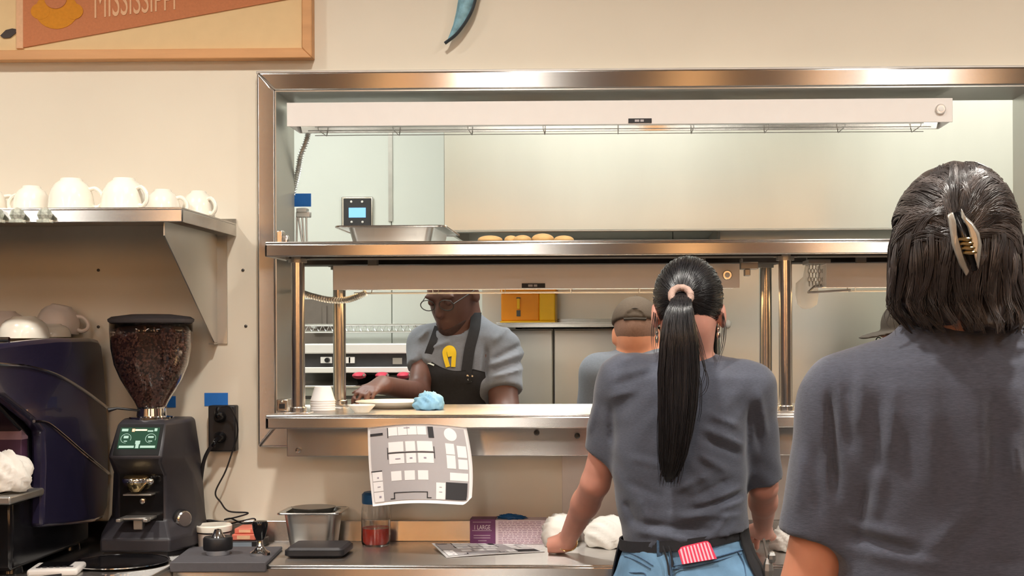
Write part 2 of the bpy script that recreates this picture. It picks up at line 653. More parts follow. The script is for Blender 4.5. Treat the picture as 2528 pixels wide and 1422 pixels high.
struct('floor', MB().box(-4.2, 4.6, -5.2, 6.2, -0.1, 0), 'floor_tile', 'brown tiled floor')
struct('ceiling', MB().box(-4.2, 4.6, -5.2, WK, CEIL, CEIL + 0.1), 'dining_ceiling', 'grey ceiling of the dining room')
struct('ceiling_kitchen', MB().box(-4.2, 4.6, WK, 6.2, CEIL, CEIL + 0.1), 'ceiling_white', 'white kitchen ceiling')
w = MB()
w.box(-4.2, xl, WY, WK, 0, CEIL).box(xr, 4.6, WY, WK, 0, CEIL).box(xl, xr, WY, WK, zt, CEIL).box(xl, xr, WY, WK, 0, zb)
struct('wall_front', w, 'cream_paint', 'cream painted wall with the pass-through opening')
struct('wall_left', MB().box(-4.3, -4.2, -5.2, 6.2, 0, CEIL), 'dining_paint')
struct('wall_right', MB().box(4.6, 4.7, -5.2, 6.2, 0, CEIL), 'dining_paint')
struct('wall_back', MB().box(-4.2, 4.6, -5.3, -5.2, 0, CEIL), 'dining_paint')
struct('wall_kitchen', MB().box(-4.2, 4.6, 5.80, 5.9, 0, CEIL), 'kitchen_white', 'white kitchen back wall')
kp = MB()
KW = bpy.data.objects['wall_kitchen']
OFF[KW] = Vector((0, 0, 0))
x0 = WX(968, 5.79)
for i in range(-2, 2):
    obj('panel', MB().box(x0 + i * 1.22 + 0.002, x0 + (i + 1) * 1.22 - 0.002, 5.785, 5.80, 0.02, CEIL - 0.02), 'kitchen_white', KW, 0.002)
struct('trim_1', MB().box(x0 - 0.012, x0 + 0.006, 5.778, 5.79, WZ(545, 5.78), CEIL - 0.05), 'steel_dull', 'thin grey joint strip on the white kitchen wall')

# dining room behind the viewer: timber lining seen as reflections, amber lamps added as warm fill
dw = struct('trim_2', MB().box(-4.0, 4.4, -5.2, -5.15, 0, 1.1), 'dining_wood', 'timber lining of the dining room')

# steel pass-through frame
win = thing('window_1', 'brushed stainless steel frame around the kitchen pass-through', None, (xl, FY, zb))
win['kind'] = 'structure'


def rail(name, quad):
    obj(name, MB().prism(quad, 'y', FY, WY + 0.002), 'steel', win, 0.005)


rail('head_rail', [(xlo, zto), (xro, zto), (xr, zt), (xl, zt)])
rail('left_jamb', [(xlo, zto), (xl, zt), (xl, zb), (xlo, zbo)])
rail('right_jamb', [(xro, zto), (xr, zt), (xr, zb), (xro, zbo)])
rail('sill_rail', [(xlo, zbo), (xl, zb), (xr, zb), (xro, zbo)])
for nm, b in (('head_liner', (xl, xr, FY, WK + 0.02, zt - 0.003, zt)), ('left_liner', (xl, xl + 0.003, FY, WK + 0.02, zb, zt - 0.003)),
              ('right_liner', (xr - 0.003, xr, FY, WK + 0.02, zb, zt - 0.003)), ('sill_liner', (xl, xr, FY, WK + 0.02, zb, zb + 0.003))):
    obj(nm, MB().box(*b), 'steel_soft', win)
# thin returned lip on the outside of the frame
obj('outer_lip', MB().box(xlo - 0.004, xro + 0.004, FY + 0.012, WY, zto - 0.002, zto + 0.006), 'steel_dull', win, 0.001)


# ------------------------------------------------------------------ ceiling lights
def downlight(x, y, power, col, label, r=0.09):
    t = thing('ceiling_light', label, 'light', (x, y, CEIL), 'recessed downlights over the counter')
    obj('trim_ring', MB().lathe([(r + 0.03, CEIL - 0.001), (r + 0.03, CEIL - 0.012), (r, CEIL - 0.018), (r, CEIL - 0.001)], (x, y, 0), 32, False), 'white_enamel', t)
    obj('diffuser', MB().lathe([(r, CEIL - 0.004), (r, CEIL - 0.010)], (x, y, 0), 32), 'lamp_glow', t)
    l = bpy.data.lights.new('downlight', 'AREA')
    l.shape = 'DISK'
    l.size = r * 2
    l.spread = math.radians(146)
    l.energy = power
    l.color = col
    o = bpy.data.objects.new('bulb', l)
    COL.objects.link(o)
    o.parent = t
    o.location = (0, 0, -0.022)


def panel_light(x, y, sx, sy, power, col, glow, label, group):
    t = thing('ceiling_panel', label, 'light', (x, y, CEIL), group)
    f = MB()
    a, b, z = sx / 2, sy / 2, CEIL
    for q in ((x - a - .02, x - a, y - b - .02, y + b + .02), (x + a, x + a + .02, y - b - .02, y + b + .02),
              (x - a, x + a, y - b - .02, y - b), (x - a, x + a, y + b, y + b + .02)):
        f.box(q[0], q[1], q[2], q[3], z - 0.02, z)
    obj('frame', f, 'white_enamel', t)
    obj('diffuser', MB().box(x - a, x + a, y - b, y + b, z - 0.012, z), glow, t)
    l = bpy.data.lights.new('panel', 'AREA')
    l.shape = 'RECTANGLE'
    l.size, l.size_y = sx, sy
    l.energy = power
    l.color = col
    o = bpy.data.objects.new('tube', l)
    COL.objects.link(o)
    o.parent = t
    o.location = (0, 0, -0.025)


WARM = (1.0, 0.95, 0.87)
for x, s in ((-2.05, 'left'), (-0.44, 'middle'), (1.19, 'right'), (2.8, 'far right')):
    downlight(x, 2.15, KEY_W, WARM, f'recessed round downlight over the counter, the {s} one')
for x, s in ((-2.95, 'left'), (-0.54, 'middle'), (1.80, 'right')):
    for y in (-0.6, -3.0):
        panel_light(x, y, 0.30, 1.2, ROOM_W, (1.0, 0.94, 0.86), 'lamp_glow',
                    f'narrow dining ceiling panel, {s} one of the {"near" if y > -1 else "far"} row', 'dining ceiling panels')
for i, x in enumerate((-1.6, 0.0, 1.7)):
    panel_light(x, 4.42, 1.1, 0.5, KIT_W, (0.97, 1.0, 0.95), 'lamp_glow_cool',
                f'white kitchen ceiling panel {["over the range", "over the pass", "over the tall steel panel"][i]}', 'kitchen ceiling panels')
for i, x in enumerate((-2.5, -1.40, -0.97, 0.51, 1.40, 2.30)):  # amber drums added out of view for warm fill and orange reflections
    t = thing('amber_fill_lamp', 'unseen amber drum lamp added for warm fill, ' + ['leftmost', 'second from the left', 'third from the left', 'third from the right', 'second from the right', 'rightmost'][i],
              'lamp', (x, -1.6, CEIL), 'added amber fill lamps')
    obj('shade', MB().lathe([(0.12, 1.75), (0.12, 2.42), (0.115, 2.42), (0.115, 1.75)], (x, -1.6, 0), 28, False), 'amber_fill', t)
    obj('cable', MB().tube([(x, -1.6, 2.42), (x, -1.6, CEIL)], 0.006, 6), 'black_plastic', t)
    obj('canopy', MB().lathe([(0.05, CEIL - 0.03), (0.05, CEIL)], (x, -1.6, 0), 20), 'black_plastic', t)
    obj('spider', MB().box(x - .115, x + .115, -1.603, -1.597, 2.415, 2.42).box(x - .003, x + .003, -1.715, -1.485, 2.415, 2.42), 'black_plastic', t)

# ------------------------------------------------------------------ framed pennant, top left
py_ = WY
pf0 = W(-260, 145, 3.565)
fx0, fx1 = WX(-520, 3.565, 60), WX(770, 3.565, 60)
fz0, fz1 = WZ(146, 3.565, 380), WZ(-360, 3.565, 380)
t = thing('framed_pennant', 'oak framed orange felt pennant lettered MISSISSIPPI', 'picture', ((fx0 + fx1) / 2, WY, fz0))
fw = WZ(121, 3.565, 380) - fz0
fd = 3.562
obj('backing_board', MB().box(fx0 + .005, fx1 - .005, 3.578, 3.592, fz0 + .005, fz1 - .005), 'mount_board', t)
for nm, q in (('frame_bottom', [(fx0, fz0), (fx1, fz0), (fx1 - fw, fz0 + fw), (fx0 + fw, fz0 + fw)]),
              ('frame_top', [(fx0, fz1), (fx1, fz1), (fx1 - fw, fz1 - fw), (fx0 + fw, fz1 - fw)]),
              ('frame_side', [(fx0, fz0), (fx0 + fw, fz0 + fw), (fx0 + fw, fz1 - fw), (fx0, fz1)]),
              ('frame_side', [(fx1, fz0), (fx1 - fw, fz0 + fw), (fx1 - fw, fz1 - fw), (fx1, fz1)])):
    obj(nm, MB().prism(q, 'y', fd, WY), 'oak', t, 0.003)
D = 3.574
a, b, tip = W(52, 118, D), W(52, -250, D), W(735, -7, D)
a2 = W(40, 121, D)
pn = obj('pennant', MB().prism([(a.x, a.z), (tip.x, tip.z), (b.x, b.z)], 'y', D, D + 0.004), 'pennant_felt', t)
s0, s1 = W(40, 120, D), W(56, -250, D)
obj('pennant_band', MB().box(s0.x, s1.x, D - 0.001, D + 0.004, s0.z, s1.z), 'felt_cream', t, 0.001)
# lettering, tapering towards the tip
tm = text_mb('MISSISSIPPI', 1.0, 0.0006)
vx = np.array(tm.v)
vx[:, 0] = (vx[:, 0] - vx[:, 0].min()) / (vx[:, 0].max() - vx[:, 0].min())
vx[:, 1] = (vx[:, 1] - vx[:, 1].min()) / (vx[:, 1].max() - vx[:, 1].min())
L0, L1 = W(234, 46, D), W(433, 24, D)
T0, T1 = W(234, -42, D), W(433, -28, D)
out = []
for u, v, k in vx:
    zl = L0.z + (L1.z - L0.z) * u
    zh = T0.z + (T1.z - T0.z) * u
    out.append((L0.x + (L1.x - L0.x) * u, D - 0.0012 + k, zl + (zh - zl) * v))
tm.v = out
obj('lettering', tm, 'felt_cream', pn, smooth=False)
# golden emblem on the pennant (a rounded seal with a cap on top)
em = MB()
e0 = W(140, 8, D)
for q_, (px, py, rx, rz) in enumerate(((140, 26, 54, 46), (100, 28, 24, 20), (182, 28, 24, 20))):
    c = W(px, py, D)
    k = D / FPX
    em.prism([(c.x + math.cos(i * math.pi / 12) * rx * k, c.z + math.sin(i * math.pi / 12) * rz * k) for i in range(24)], 'y', D - 0.0012 - .0004 * q_, D + 0.001)
obj('emblem', em, 'felt_gold', pn)
c = W(138, -2, D)
obj('emblem_centre', MB().prism([(c.x + math.cos(i * math.pi / 10) * .03, c.z + math.sin(i * math.pi / 10) * .026) for i in range(20)], 'y', D - 0.0032, D - .0005), 'pennant_felt', pn)
lf = [W(0, 88, D), W(14, 74, D), W(30, 70, D), W(42, 72, D), W(38, 82, D), W(24, 93, D), W(8, 94, D)]
obj('leaf', MB().prism([(p.x, p.z) for p in lf], 'y', D, D + 0.003), 'leaf_dark', t)

# ------------------------------------------------------------------ blue metal tail on the wall
yb = 3.575
outer = [(1132, -60), (1131, 0), (1126, 30), (1119, 60), (1110, 85), (1101, 106)]
inner = [(1190, -60), (1176, 0), (1166, 30), (1150, 58), (1128, 86), (1101, 107)]
mb = MB()
rings = []
for (p, q) in zip(outer, inner):
    A, B_ = W(p[0], p[1], yb), W(q[0], q[1], yb)
    Cc = (A + B_) / 2
    hw = (B_ - A).length / 2
    ring = []
    for k in range(12):
        an = 2 * math.pi * k / 12
        ring.append((Cc.x + (B_.x - A.x) / 2 * math.cos(an), yb + min(0.012, hw * 0.5) * math.sin(an), Cc.z + (B_.z - A.z) / 2 * math.cos(an)))
    rings.append(ring)
mb.loft(rings)
t = thing('fish_tail', 'blue-grey metal fish tail hung high on the cream wall', 'decoration', W(1101, 107, yb))
obj('fin', mb, 'fish_blue', t, smooth=True)
ed = [W(q[0] - 3, q[1], yb - 0.004) for q in inner]
obj('fin_edge', MB().tube(spline(ed, 5), 0.0045, 8), 'fish_edge', t)

# ------------------------------------------------------------------ cup shelf on the wall
sy0 = 3.14
zt_s, zb_s = WZ(512, sy0, 300), WZ(548, sy0, 300)
sx1 = WX(450, sy0, 530)
sx0 = -2.6
t = thing('wall_shelf', 'stainless wall shelf carrying white cups, left of the pass-through', 'shelf', ((sx0 + sx1) / 2, WY, zb_s))
prof = [(sy0, zt_s), (WY - 0.004, zt_s), (WY - 0.004, zb_s + 0.004), (WY - 0.03, zb_s + 0.004), (WY - 0.03, zt_s - 0.004), (sy0 + 0.004, zt_s - 0.004), (sy0 + 0.004, zb_s), (sy0, zb_s)]
sh = MB().box(sx0, sx1, sy0, WY - 0.002, zt_s - 0.005, zt_s).box(sx0, sx1, sy0, sy0 + 0.006, zb_s, zt_s - 0.005)
sh.box(sx1 - 0.004, sx1, sy0, WY - 0.002, zb_s, zt_s - 0.005)
obj('board', sh, 'steel', t, 0.0015)
obj('upstand', MB().box(sx0, sx1, WY - 0.006, WY - 0.001, zt_s, zt_s + 0.012), 'steel', t)
bz = WZ(845, WY - 0.02, 590)
for bx in (sx1 - 0.055, sx0 + 0.30):
    bk = MB().prism([(sy0 + 0.03, zb_s + 0.004), (WY - 0.004, zb_s + 0.004), (WY - 0.004, bz), (WY - 0.03, bz), (sy0 + 0.03, zb_s - 0.03)], 'x', bx, bx + 0.003)
    br = obj('bracket', bk, 'steel_soft', t)
    obj('bracket_flange', MB().box(bx, bx + 0.03, WY - 0.005, WY - 0.001, bz - 0.004, zb_s).box(bx - 0.012, bx + 0.003, WY - 0.034, WY - 0.001, bz - 0.006, bz - 0.001), 'steel_soft', br)
# glass cube magnets on the shelf edge
for i, px in enumerate((-8, 43, 111)):
    c = W(px, 531, sy0 - 0.014)
    mb = MB()
    mb.ball((c.x, c.y, c.z), (0.0185, 0.014, 0.0185), 7, 4)
    mb.box(c.x - .016, c.x + .014, c.y - .01, sy0 - 0.0005, c.z - .018, c.z - .011)
    o = obj('glass_magnet', mb, 'crystal', smooth=False)
    tag(o, ['faceted glass magnet cut off by the left picture edge', 'faceted glass magnet left of the bright spot on the shelf edge',
            'faceted glass magnet right of the bright spot on the shelf edge'][i], 'magnet', 'glass magnets on the shelf edge')
# wall screws
for px, py, lab in ((243, 667, 'dark screw head in the wall under the cup shelf, upper left'), (243, 807, 'dark screw head in the wall above the coffee machine'),
                    (600, 667, 'dark screw head beside the shelf bracket, upper one'), (607, 805, 'dark screw head beside the shelf bracket foot')):
    c = W(px, py, WY)
    o = obj('wall_screw', MB().lathe([(0.0042, 0), (0.0042, 0.0015), (0.002, 0.003)], (0, 0, 0), 10, True, R=Matrix.Rotation(math.radians(90), 3, 'X')), 'dark_steel', loc=(0, 0, 0))
    o.location = (c.x, WY, c.z)
    tag(o, lab, 'screw', 'wall screws')


# ------------------------------------------------------------------ cups
def cup(name, c, r, h, handle_ang, label, m='porcelain', tilt=None, upright=False, group='white cups on the wall shelf', onx=False):
    """cup with its handle; upside down unless upright"""
    t = thing(name, label, 'cup', c, group)
    c = Vector(c)
    pr = [(r * .44, 0.0), (r * .48, h * .03), (r * .50, h * .07), (r * .70, h * .17), (r * .86, h * .33), (r * .95, h * .55), (r * .99, h * .8), (r * 1.0, h),
          (r * .95, h), (r * .93, h * .8), (r * .88, h * .5), (r * .66, h * .24), (r * .1, h * .16)]
    R = Matrix.Identity(3)
    if not upright:
        R = Matrix.Rotation(math.pi, 3, 'X')
    if tilt:
        R = Matrix.Rotation(tilt[0], 3, tilt[1]) @ R
    base = MB().lathe(pr, (0, 0, 0), 36)
    a = handle_ang
    hp = [(r * .90, h * .80), (r * 1.18, h * .84), (r * 1.42, h * .70), (r * 1.40, h * .48), (r * 1.10, h * .30), (r * .78, h * .32)]
    path = spline([(x * math.cos(a), x * math.sin(a) * (1 if upright else -1), z) for x, z in hp], 5)
    hd = MB().tube(path, 0.0052, 8)
    lo = min((R @ Vector(p)).z for p in base.v)
    for nm, q in (('bowl', base), ('handle', hd)):
        q.v = [tuple(R @ Vector(p) + c - Vector((0, 0, lo))) for p in q.v]
        obj(nm, q, m, t, smooth=True)
    return t


zs = zt_s
cs = [(-32, 3.36, .05, .075, 0.3, 'white cup cut off by the left picture edge on the wall shelf'),
      (78, 3.34, .046, .074, 2.9, 'small white cup on the wall shelf, its handle turned left'),
      (176, 3.28, .055, .085, 0.0, 'large white upturned cup on the wall shelf above the second magnet'),
      (306, 3.28, .056, .085, -0.5, 'large white upturned cup in the middle of the wall shelf, handle towards the room'),
      (402, 3.40, .044, .070, 0.0, 'small white cup second from the right end of the wall shelf'),
      (490, 3.46, .042, .072, -0.5, 'small white cup at the right end of the wall shelf')]
for px, d, r, h, a, lab in cs:
    cup('cup', (WX(px, d, 500), d, zs + .0005), r, h, a, lab)

# ------------------------------------------------------------------ pass counter, overshelf and posts
PY0, PY1 = 3.35, 3.86
zp1, zp0 = WZ(1022.5, PY0, 1400), WZ(1057, PY0, 1400)
px0, px1 = WX(655, PY0, 1040), WX(2590, PY0, 1040)
t = thing('pass_counter', 'stainless pass-through counter with turned-down front edge', 'counter', ((px0 + px1) / 2, PY0, zp0))
obj('top', MB().box(px0, px1, PY0, 3.553, zp1 - 0.006, zp1).box(xl + .005, xr - .005, 3.553, PY1, zp1 - 0.006, zp1).box(px0, px1, PY0, PY0 + 0.012, zp0, zp1 - 0.006).box(px0, px0 + .01, PY0, WY - 0.05, zp0, zp1 - .006), 'steel', t, 0.004)
ax0 = WX(708, 3.5, 1090)
za = WZ(1126, 3.50, 1200)
obj('apron_panel', MB().box(ax0, px1, 3.50, 3.512, za, zp0 + 0.01), 'steel', t, 0.002)
obj('support_rail', MB().box(ax0 + .02, px1, 3.512, 3.552, zp0 - 0.03, zp1 - 0.007), 'steel_dull', t)
for px, py in ((737, 1111), (1325, 1068), (1425, 1076)):
    c = W(px, py, 3.499)
    obj('bolt', MB().lathe([(0.0075, 0), (0.0075, .003), (0.004, .006)], (c.x, c.y, c.z), 12, R=Matrix.Rotation(math.radians(90), 3, 'X')), 'dark_steel' if px > 800 else 'steel_tube', t)

OY0, OY1 = 3.35, 3.84
zo1, zo0 = WZ(593, OY0, 1400), WZ(630, OY0, 1400)
t = thing('overshelf', 'stainless overshelf on round posts above the pass counter', 'shelf', ((px0 + px1) / 2, OY0, zp1))
obj('shelf_board', MB().box(px0, px1, OY0, 3.553, zo1 - 0.006, zo1).box(xl + .005, xr - .005, 3.553, OY1, zo1 - 0.006, zo1).box(px0, px1, OY0, OY0 + 0.012, zo0, zo1 - 0.006).box(px0, px0 + .008, OY0, 3.553, zo0, zo1 - .006)
    .box(xl + .005, xr - .005, OY1 - .012, OY1, zo0, zo1 - .006), 'steel', t, 0.006)
obj('underside_channel', MB().box(px0 + .05, px1 - .05, 3.40, 3.48, zo0 - .002, zo1 - .008).box(xl + .02, xr - .02, 3.70, 3.78, zo0 - .002, zo1 - .008), 'dark_steel', t)
for px, d in ((736, 3.42), (838, 3.78), (1939, 3.42), (1890, 3.78)):
    c = W(px, 830, d)
    r = 0.0172 if d < 3.5 else 0.0178
    p = obj('post', MB().lathe([(r, zp1 + 0.0005), (r, zo1 - 0.008)], (c.x, c.y, 0), 24), 'steel_tube', t)
    obj('foot_plate', MB().box(c.x - .032, c.x + .032, d - .032, d + .032, zp1, zp1 + .004).lathe([(r + .004, zp1 + .004), (r + .004, zp1 + .016), (r, zp1 + .018)], (c.x, c.y, 0), 24), 'steel_tube', p, 0.001)
    obj('top_socket', MB().lathe([(r + .006, zo0 - .012), (r + .006, zo1 - .008)], (c.x, c.y, 0), 24), 'steel_dull', p)
    obj('gusset', MB().box(c.x - .03, c.x + .03, d - .006, d + .006, zo0 - .004, zo0 + .004), 'steel_dull', p)


# ------------------------------------------------------------------ strip heat lamps
def wire(pts, r=0.0018, seg=6):
    return MB().tube(pts, r, seg)


def heat_lamp(label, d, x0, x1, z0, z1, badge, dial, lit, m, depth=0.15, cable=None, hang=None):
    t = thing('heat_lamp', label, 'heat lamp', ((x0 + x1) / 2, d, z0), 'strip heat lamps of the pass-through')
    h = MB()
    h.box(x0, x1, d, d + .004, z0, z1).box(x0, x1, d + .004, d + depth, z1 - .004, z1).box(x0, x1, d + depth - .004, d + depth, z0 + .004, z1 - .004)
    h.box(x0, x0 + .004, d + .004, d + depth - .004, z0 + .004, z1 - .004).box(x1 - .004, x1, d + .004, d + depth - .004, z0 + .004, z1 - .004)
    hs = obj('housing', h, m, t, 0.001)
    y0, y1 = d + .012, d + depth - .012
    # reflector trough
    rf = MB()
    n = 10
    ring = []
    pts = []
    for i in range(n + 1):
        s = i / n
        pts.append((y0 + (y1 - y0) * s, z0 + .004 + math.sin(math.pi * s) * (z1 - z0) * .55))
    pts += [(y1, z1 - .006), (y0, z1 - .006)]
    rf.prism(pts, 'x', x0 + .01, x1 - .01)
    obj('reflector', rf, 'steel_tube', t)
    ym = (y0 + y1) / 2
    obj('element', MB().tube([(x0 + .06, ym, z0 + .014), (x1 - .06, ym, z0 + .014)], 0.006, 10), 'element_glow' if lit else 'steel_dull', t)
    g = MB()
    k = max(2, int((x1 - x0) / .20))
    for i in range(k + 1):
        gx = x0 + .08 + (x1 - x0 - .16) * i / k
        g.tube([(gx, y0, z0 + .003), (gx, y0 + .01, z0 - .007), (gx, y1 - .01, z0 - .007), (gx, y1, z0 + .003)], 0.0013, 5)
    for yy in (y0 + .02, y1 - .02):
        g.tube([(x0 + .05, yy, z0 - .007), (x1 - .05, yy, z0 - .007)], 0.0013, 5)
    obj('wire_guard', g, 'steel_dull', t)
    if badge:
        bx = badge
        bd = obj('badge', MB().box(bx - .031, bx + .031, d - .002, d, z0 + .003, z0 + .015), 'ink_black', t)
        obj('badge_print', MB().box(bx - .014, bx - .002, d - .0026, d - .002, z0 + .006, z0 + .012).box(bx + .001, bx + .010, d - .0026, d - .002, z0 + .006, z0 + .012), 'paper_grey', bd)
    if dial:
        zc = (z0 + z1) / 2 + .002
        dl = obj('dial', MB().lathe([(.0135, 0), (.0135, .006), (.011, .009)], (dial, d, zc), 20, R=Matrix.Rotation(math.radians(90), 3, 'X')), 'steel_tube', t)
        obj('dial_mark', MB().lathe([(.007, 0), (.007, .0105), (.005, .011)], (dial, d, zc), 12, R=Matrix.Rotation(math.radians(90), 3, 'X')), 'white_enamel', dl)
    if lit:
        l = bpy.data.lights.new('heat_element', 'AREA')
        l.shape = 'RECTANGLE'
        l.size, l.size_y = x1 - x0 - .12, 0.05
        l.energy = HEAT_W * (x1 - x0)
        l.color = (1.0, 0.62, 0.28)
        o = bpy.data.objects.new('heat_element', l)
        COL.objects.link(o)
        o.parent = t
        o.location = (0, ym - d, -0.010)
    if cable:
        path = spline(cable, 26)
        rr = [0.0075 + 0.0016 * (1 if (i // 2) % 2 else -1) for i in range(len(path))]
        obj('flexible_conduit', MB().tube(path, rr, 10), 'steel_soft', t)
    if hang:
        for hx in hang:
            obj('hanger', MB().box(hx - .012, hx + .012, d + .03, d + .06, z1, z1 + .03).tube([(hx, d + .045, z1 + .02), (hx, d + .045, z1 + .032)], .004, 6), 'steel_dull', t)
    return t


LU = 3.572
ux0, ux1 = WX(708, LU, 280), WX(2352, LU, 280)
uz1, uz0 = WZ(248, LU, 1500), WZ(307, LU, 1500)
heat_lamp('long white strip heat lamp hung under the top of the pass-through frame', LU, ux0, ux1, uz0, uz1, WX(1580, LU, 300), WX(2321, LU, 270), False, 'white_enamel',
          cable=[W(762, 318, 3.74), W(757, 345, 3.745), W(742, 385, 3.75), W(736, 420, 3.76), W(728, 455, 3.78), W(716, 500, 3.79)])
LL = 3.56
lx0, lx1 = WX(822, LL, 690), WX(1826, LL, 690)
lz1, lz0 = WZ(653, LL, 1400), WZ(713, LL, 1400)
heat_lamp('glowing strip heat lamp under the overshelf, behind the ponytail', LL, lx0, lx1, lz0, lz1, WX(1317, LL, 705), WX(1795, LL, 682), True, 'white_enamel',
          cable=[W(905, 722, 3.60), W(880, 733, 3.60), W(850, 741, 3.62), W(810, 740, 3.66), W(770, 731, 3.70), W(740, 722, 3.73), W(715, 722, 3.76)], hang=[lx0 + .1, lx1 - .1])
rx0, rx1 = WX(2040, LL, 690), WX(2535, LL, 690)
heat_lamp('glowing strip heat lamp under the overshelf, behind the clipped hair', LL, rx0, rx1, lz0, lz1, None, None, True, 'white_enamel', hang=[rx0 + .1, rx1 - .1])
# perforated end bracket and lamp wiring between the two lower lamps
t = thing('ticket_rack', 'small wire rack with chains beside the right lower heat lamp', 'rack', W(2015, 722, 3.60))
fr = [W(1996, 720, 3.56), W(2040, 704, 3.66)]
g = MB()
g.tube([W(1995, 722, 3.55), W(2100, 716, 3.55)], .003, 6).tube([W(2008, 708, 3.62), W(2100, 704, 3.62)], .0025, 6).tube([W(1995, 722, 3.55), W(2010, 707, 3.62), W(2042, 700, 3.66)], .003, 6)
obj('frame', g, 'steel_dull', t)
for i, px in enumerate((1998, 2006, 2014, 2023, 2032, 2040)):
    g = MB()
    for k in range(6):
        c = W(px, 648 + k * 10.5, 3.57 + .014 * i)
        R = Matrix.Rotation(math.radians(90 if k % 2 else 0), 3, 'Z')
        pth = [c + R @ Vector((math.cos(q * math.pi / 5) * .0035, 0, math.sin(q * math.pi / 5) * .0065)) for q in range(11)]
        g.tube(pth, .0011, 5, False)
    obj('chain', g, 'steel_dull', t)
obj('top_plate', MB().box(WX(1990, 3.60), WX(2044, 3.60), 3.55, 3.66, zo0 - .012, zo0 - .002), 'steel_dull', t)
# cable clamp left of it
t = tag(obj('lamp_bracket', MB().box(WX(1828, 3.58), WX(1872, 3.58), 3.57, 3.60, WZ(668, 3.58), WZ(650, 3.58)).box(WX(1838, 3.58), WX(1852, 3.58), 3.566, 3.60, WZ(684, 3.58), WZ(668, 3.58)).box(WX(1828, 3.58), WX(1834, 3.58), 3.57, 3.60, WZ(650, 3.58), zo0 + .002), 'steel_dull', bevel=.002),
        'small steel bracket between the lower lamp and the right posts', 'bracket')

# grey flexible duct in the left corner of the opening
t = thing('pipe_duct', 'grey vertical duct in the left corner of the opening', 'pipe', W(703, 590, 3.80))
c = W(702, 500, 3.80)
rr = []
prof = []
z = zp1 + .004
k = 0
while z < zt + .10:
    prof.append((0.0215 + (0.0012 if k % 2 else 0), z))
    z += .012
    k += 1
obj('duct', MB().lathe(prof, (c.x, c.y, 0), 20), 'steel_soft', t)
obj('collar', MB().lathe([(.024, zo1 + .002), (.024, zo1 + .02)], (c.x, c.y, 0), 20).lathe([(.026, zp1 + .001), (.026, zp1 + .03)], (c.x, c.y, 0), 20), 'steel_tube', t)

# ------------------------------------------------------------------ things on the overshelf
d0 = 3.44
a, b = W(835, 560, d0), W(1088, 560, d0)
zr = WZ(560, d0, 950)
t = thing('sheet_pan', 'aluminium sheet pan standing on the overshelf at the left', 'pan', ((a.x + b.x) / 2, d0, zo1 + .0005))
x0_, x1_ = a.x + .02, b.x - .02
yb0, yb1 = d0 + .01, d0 + .33
zz = zo1 + .001


def ringr(x0, x1, y0, y1, z, r=.02, n=4):
    pts = []
    for cx, cy, a0 in ((x1 - r, y1 - r, 0), (x0 + r, y1 - r, 90), (x0 + r, y0 + r, 180), (x1 - r, y0 + r, 270)):
        for i in range(n + 1):
            q = math.radians(a0 + 90 * i / n)
            pts.append((cx + math.cos(q) * r, cy + math.sin(q) * r, z))
    return pts


obj('tray', MB().loft([ringr(x0_ + .01, x1_ - .01, yb0 + .02, yb1 - .02, zz), ringr(x0_, x1_, yb0 + .01, yb1 - .01, zr), ringr(x0_ - .030, x1_ + .030, yb0 - .005, yb1 + .005, zr + .002),
                       ringr(x0_ - .030, x1_ + .030, yb0 - .005, yb1 + .005, zr + .0035), ringr(x0_ + .001, x1_ - .001, yb0 + .012, yb1 - .012, zr + .002), ringr(x0_ + .012, x1_ - .012, yb0 + .022, yb1 - .022, zz + .002)]), 'steel_soft', t)
obj('rolled_lip', MB().tube([(p[0], p[1], p[2]) for p in ringr(x0_ - .031, x1_ + .031, yb0 - .006, yb1 + .006, zr + .002)] + [ringr(x0_ - .031, x1_ + .031, yb0 - .006, yb1 + .006, zr + .002)[0]], .0028, 6), 'steel_tube', t)
c = W(1015, 555, 3.70)
t = tag(obj('pan_knob', MB().lathe([(.006, zo1 + .001), (.006, c.z - .006), (.011, c.z - .003), (.011, c.z + .004), (.005, c.z + .007)], (c.x, 3.815, 0), 14), 'black_plastic'),
        'small black knob standing behind the sheet pan', 'knob')
for i, (px, w_, hh) in enumerate(((1210, 62, 8), (1262, 34, 8), (1290, 44, 9), (1340, 56, 13), (1392, 50, 8))):
    d = 3.50 + .02 * (i % 2)
    c = W(px, 590, d)
    k = d / FPX
    top = WZ(590 - hh, d, px)
    mb = MB().ball((c.x, d, zo1 + .0005 + (top - zo1) / 2), (w_ * k / 2, .04, (top - zo1) / 2), 20, 12)
    tag(obj('bread_roll', mb, 'bread', smooth='all'), ['wide flat bread roll on the overshelf, nearest the sheet pan', 'small bread roll, second from the sheet pan', 'round bread roll in the middle of the row on the overshelf',
                                       'tallest bread roll on the overshelf', 'bread roll at the right end of the row on the overshelf'][i], 'bread', 'bread rolls on the overshelf')
a, b = W(1598, 588, 3.60), W(1665, 588, 3.60)
tag(obj('tan_reflection_slab', MB().box(a.x, b.x, 3.56, 3.80, zo1 + .0005, zo1 + .014), 'reflection_tan', bevel=.003), 'thin tan slab put in for a tray reflection on the overshelf', 'board')  # tan tray reflection put in as a solid coloured slab

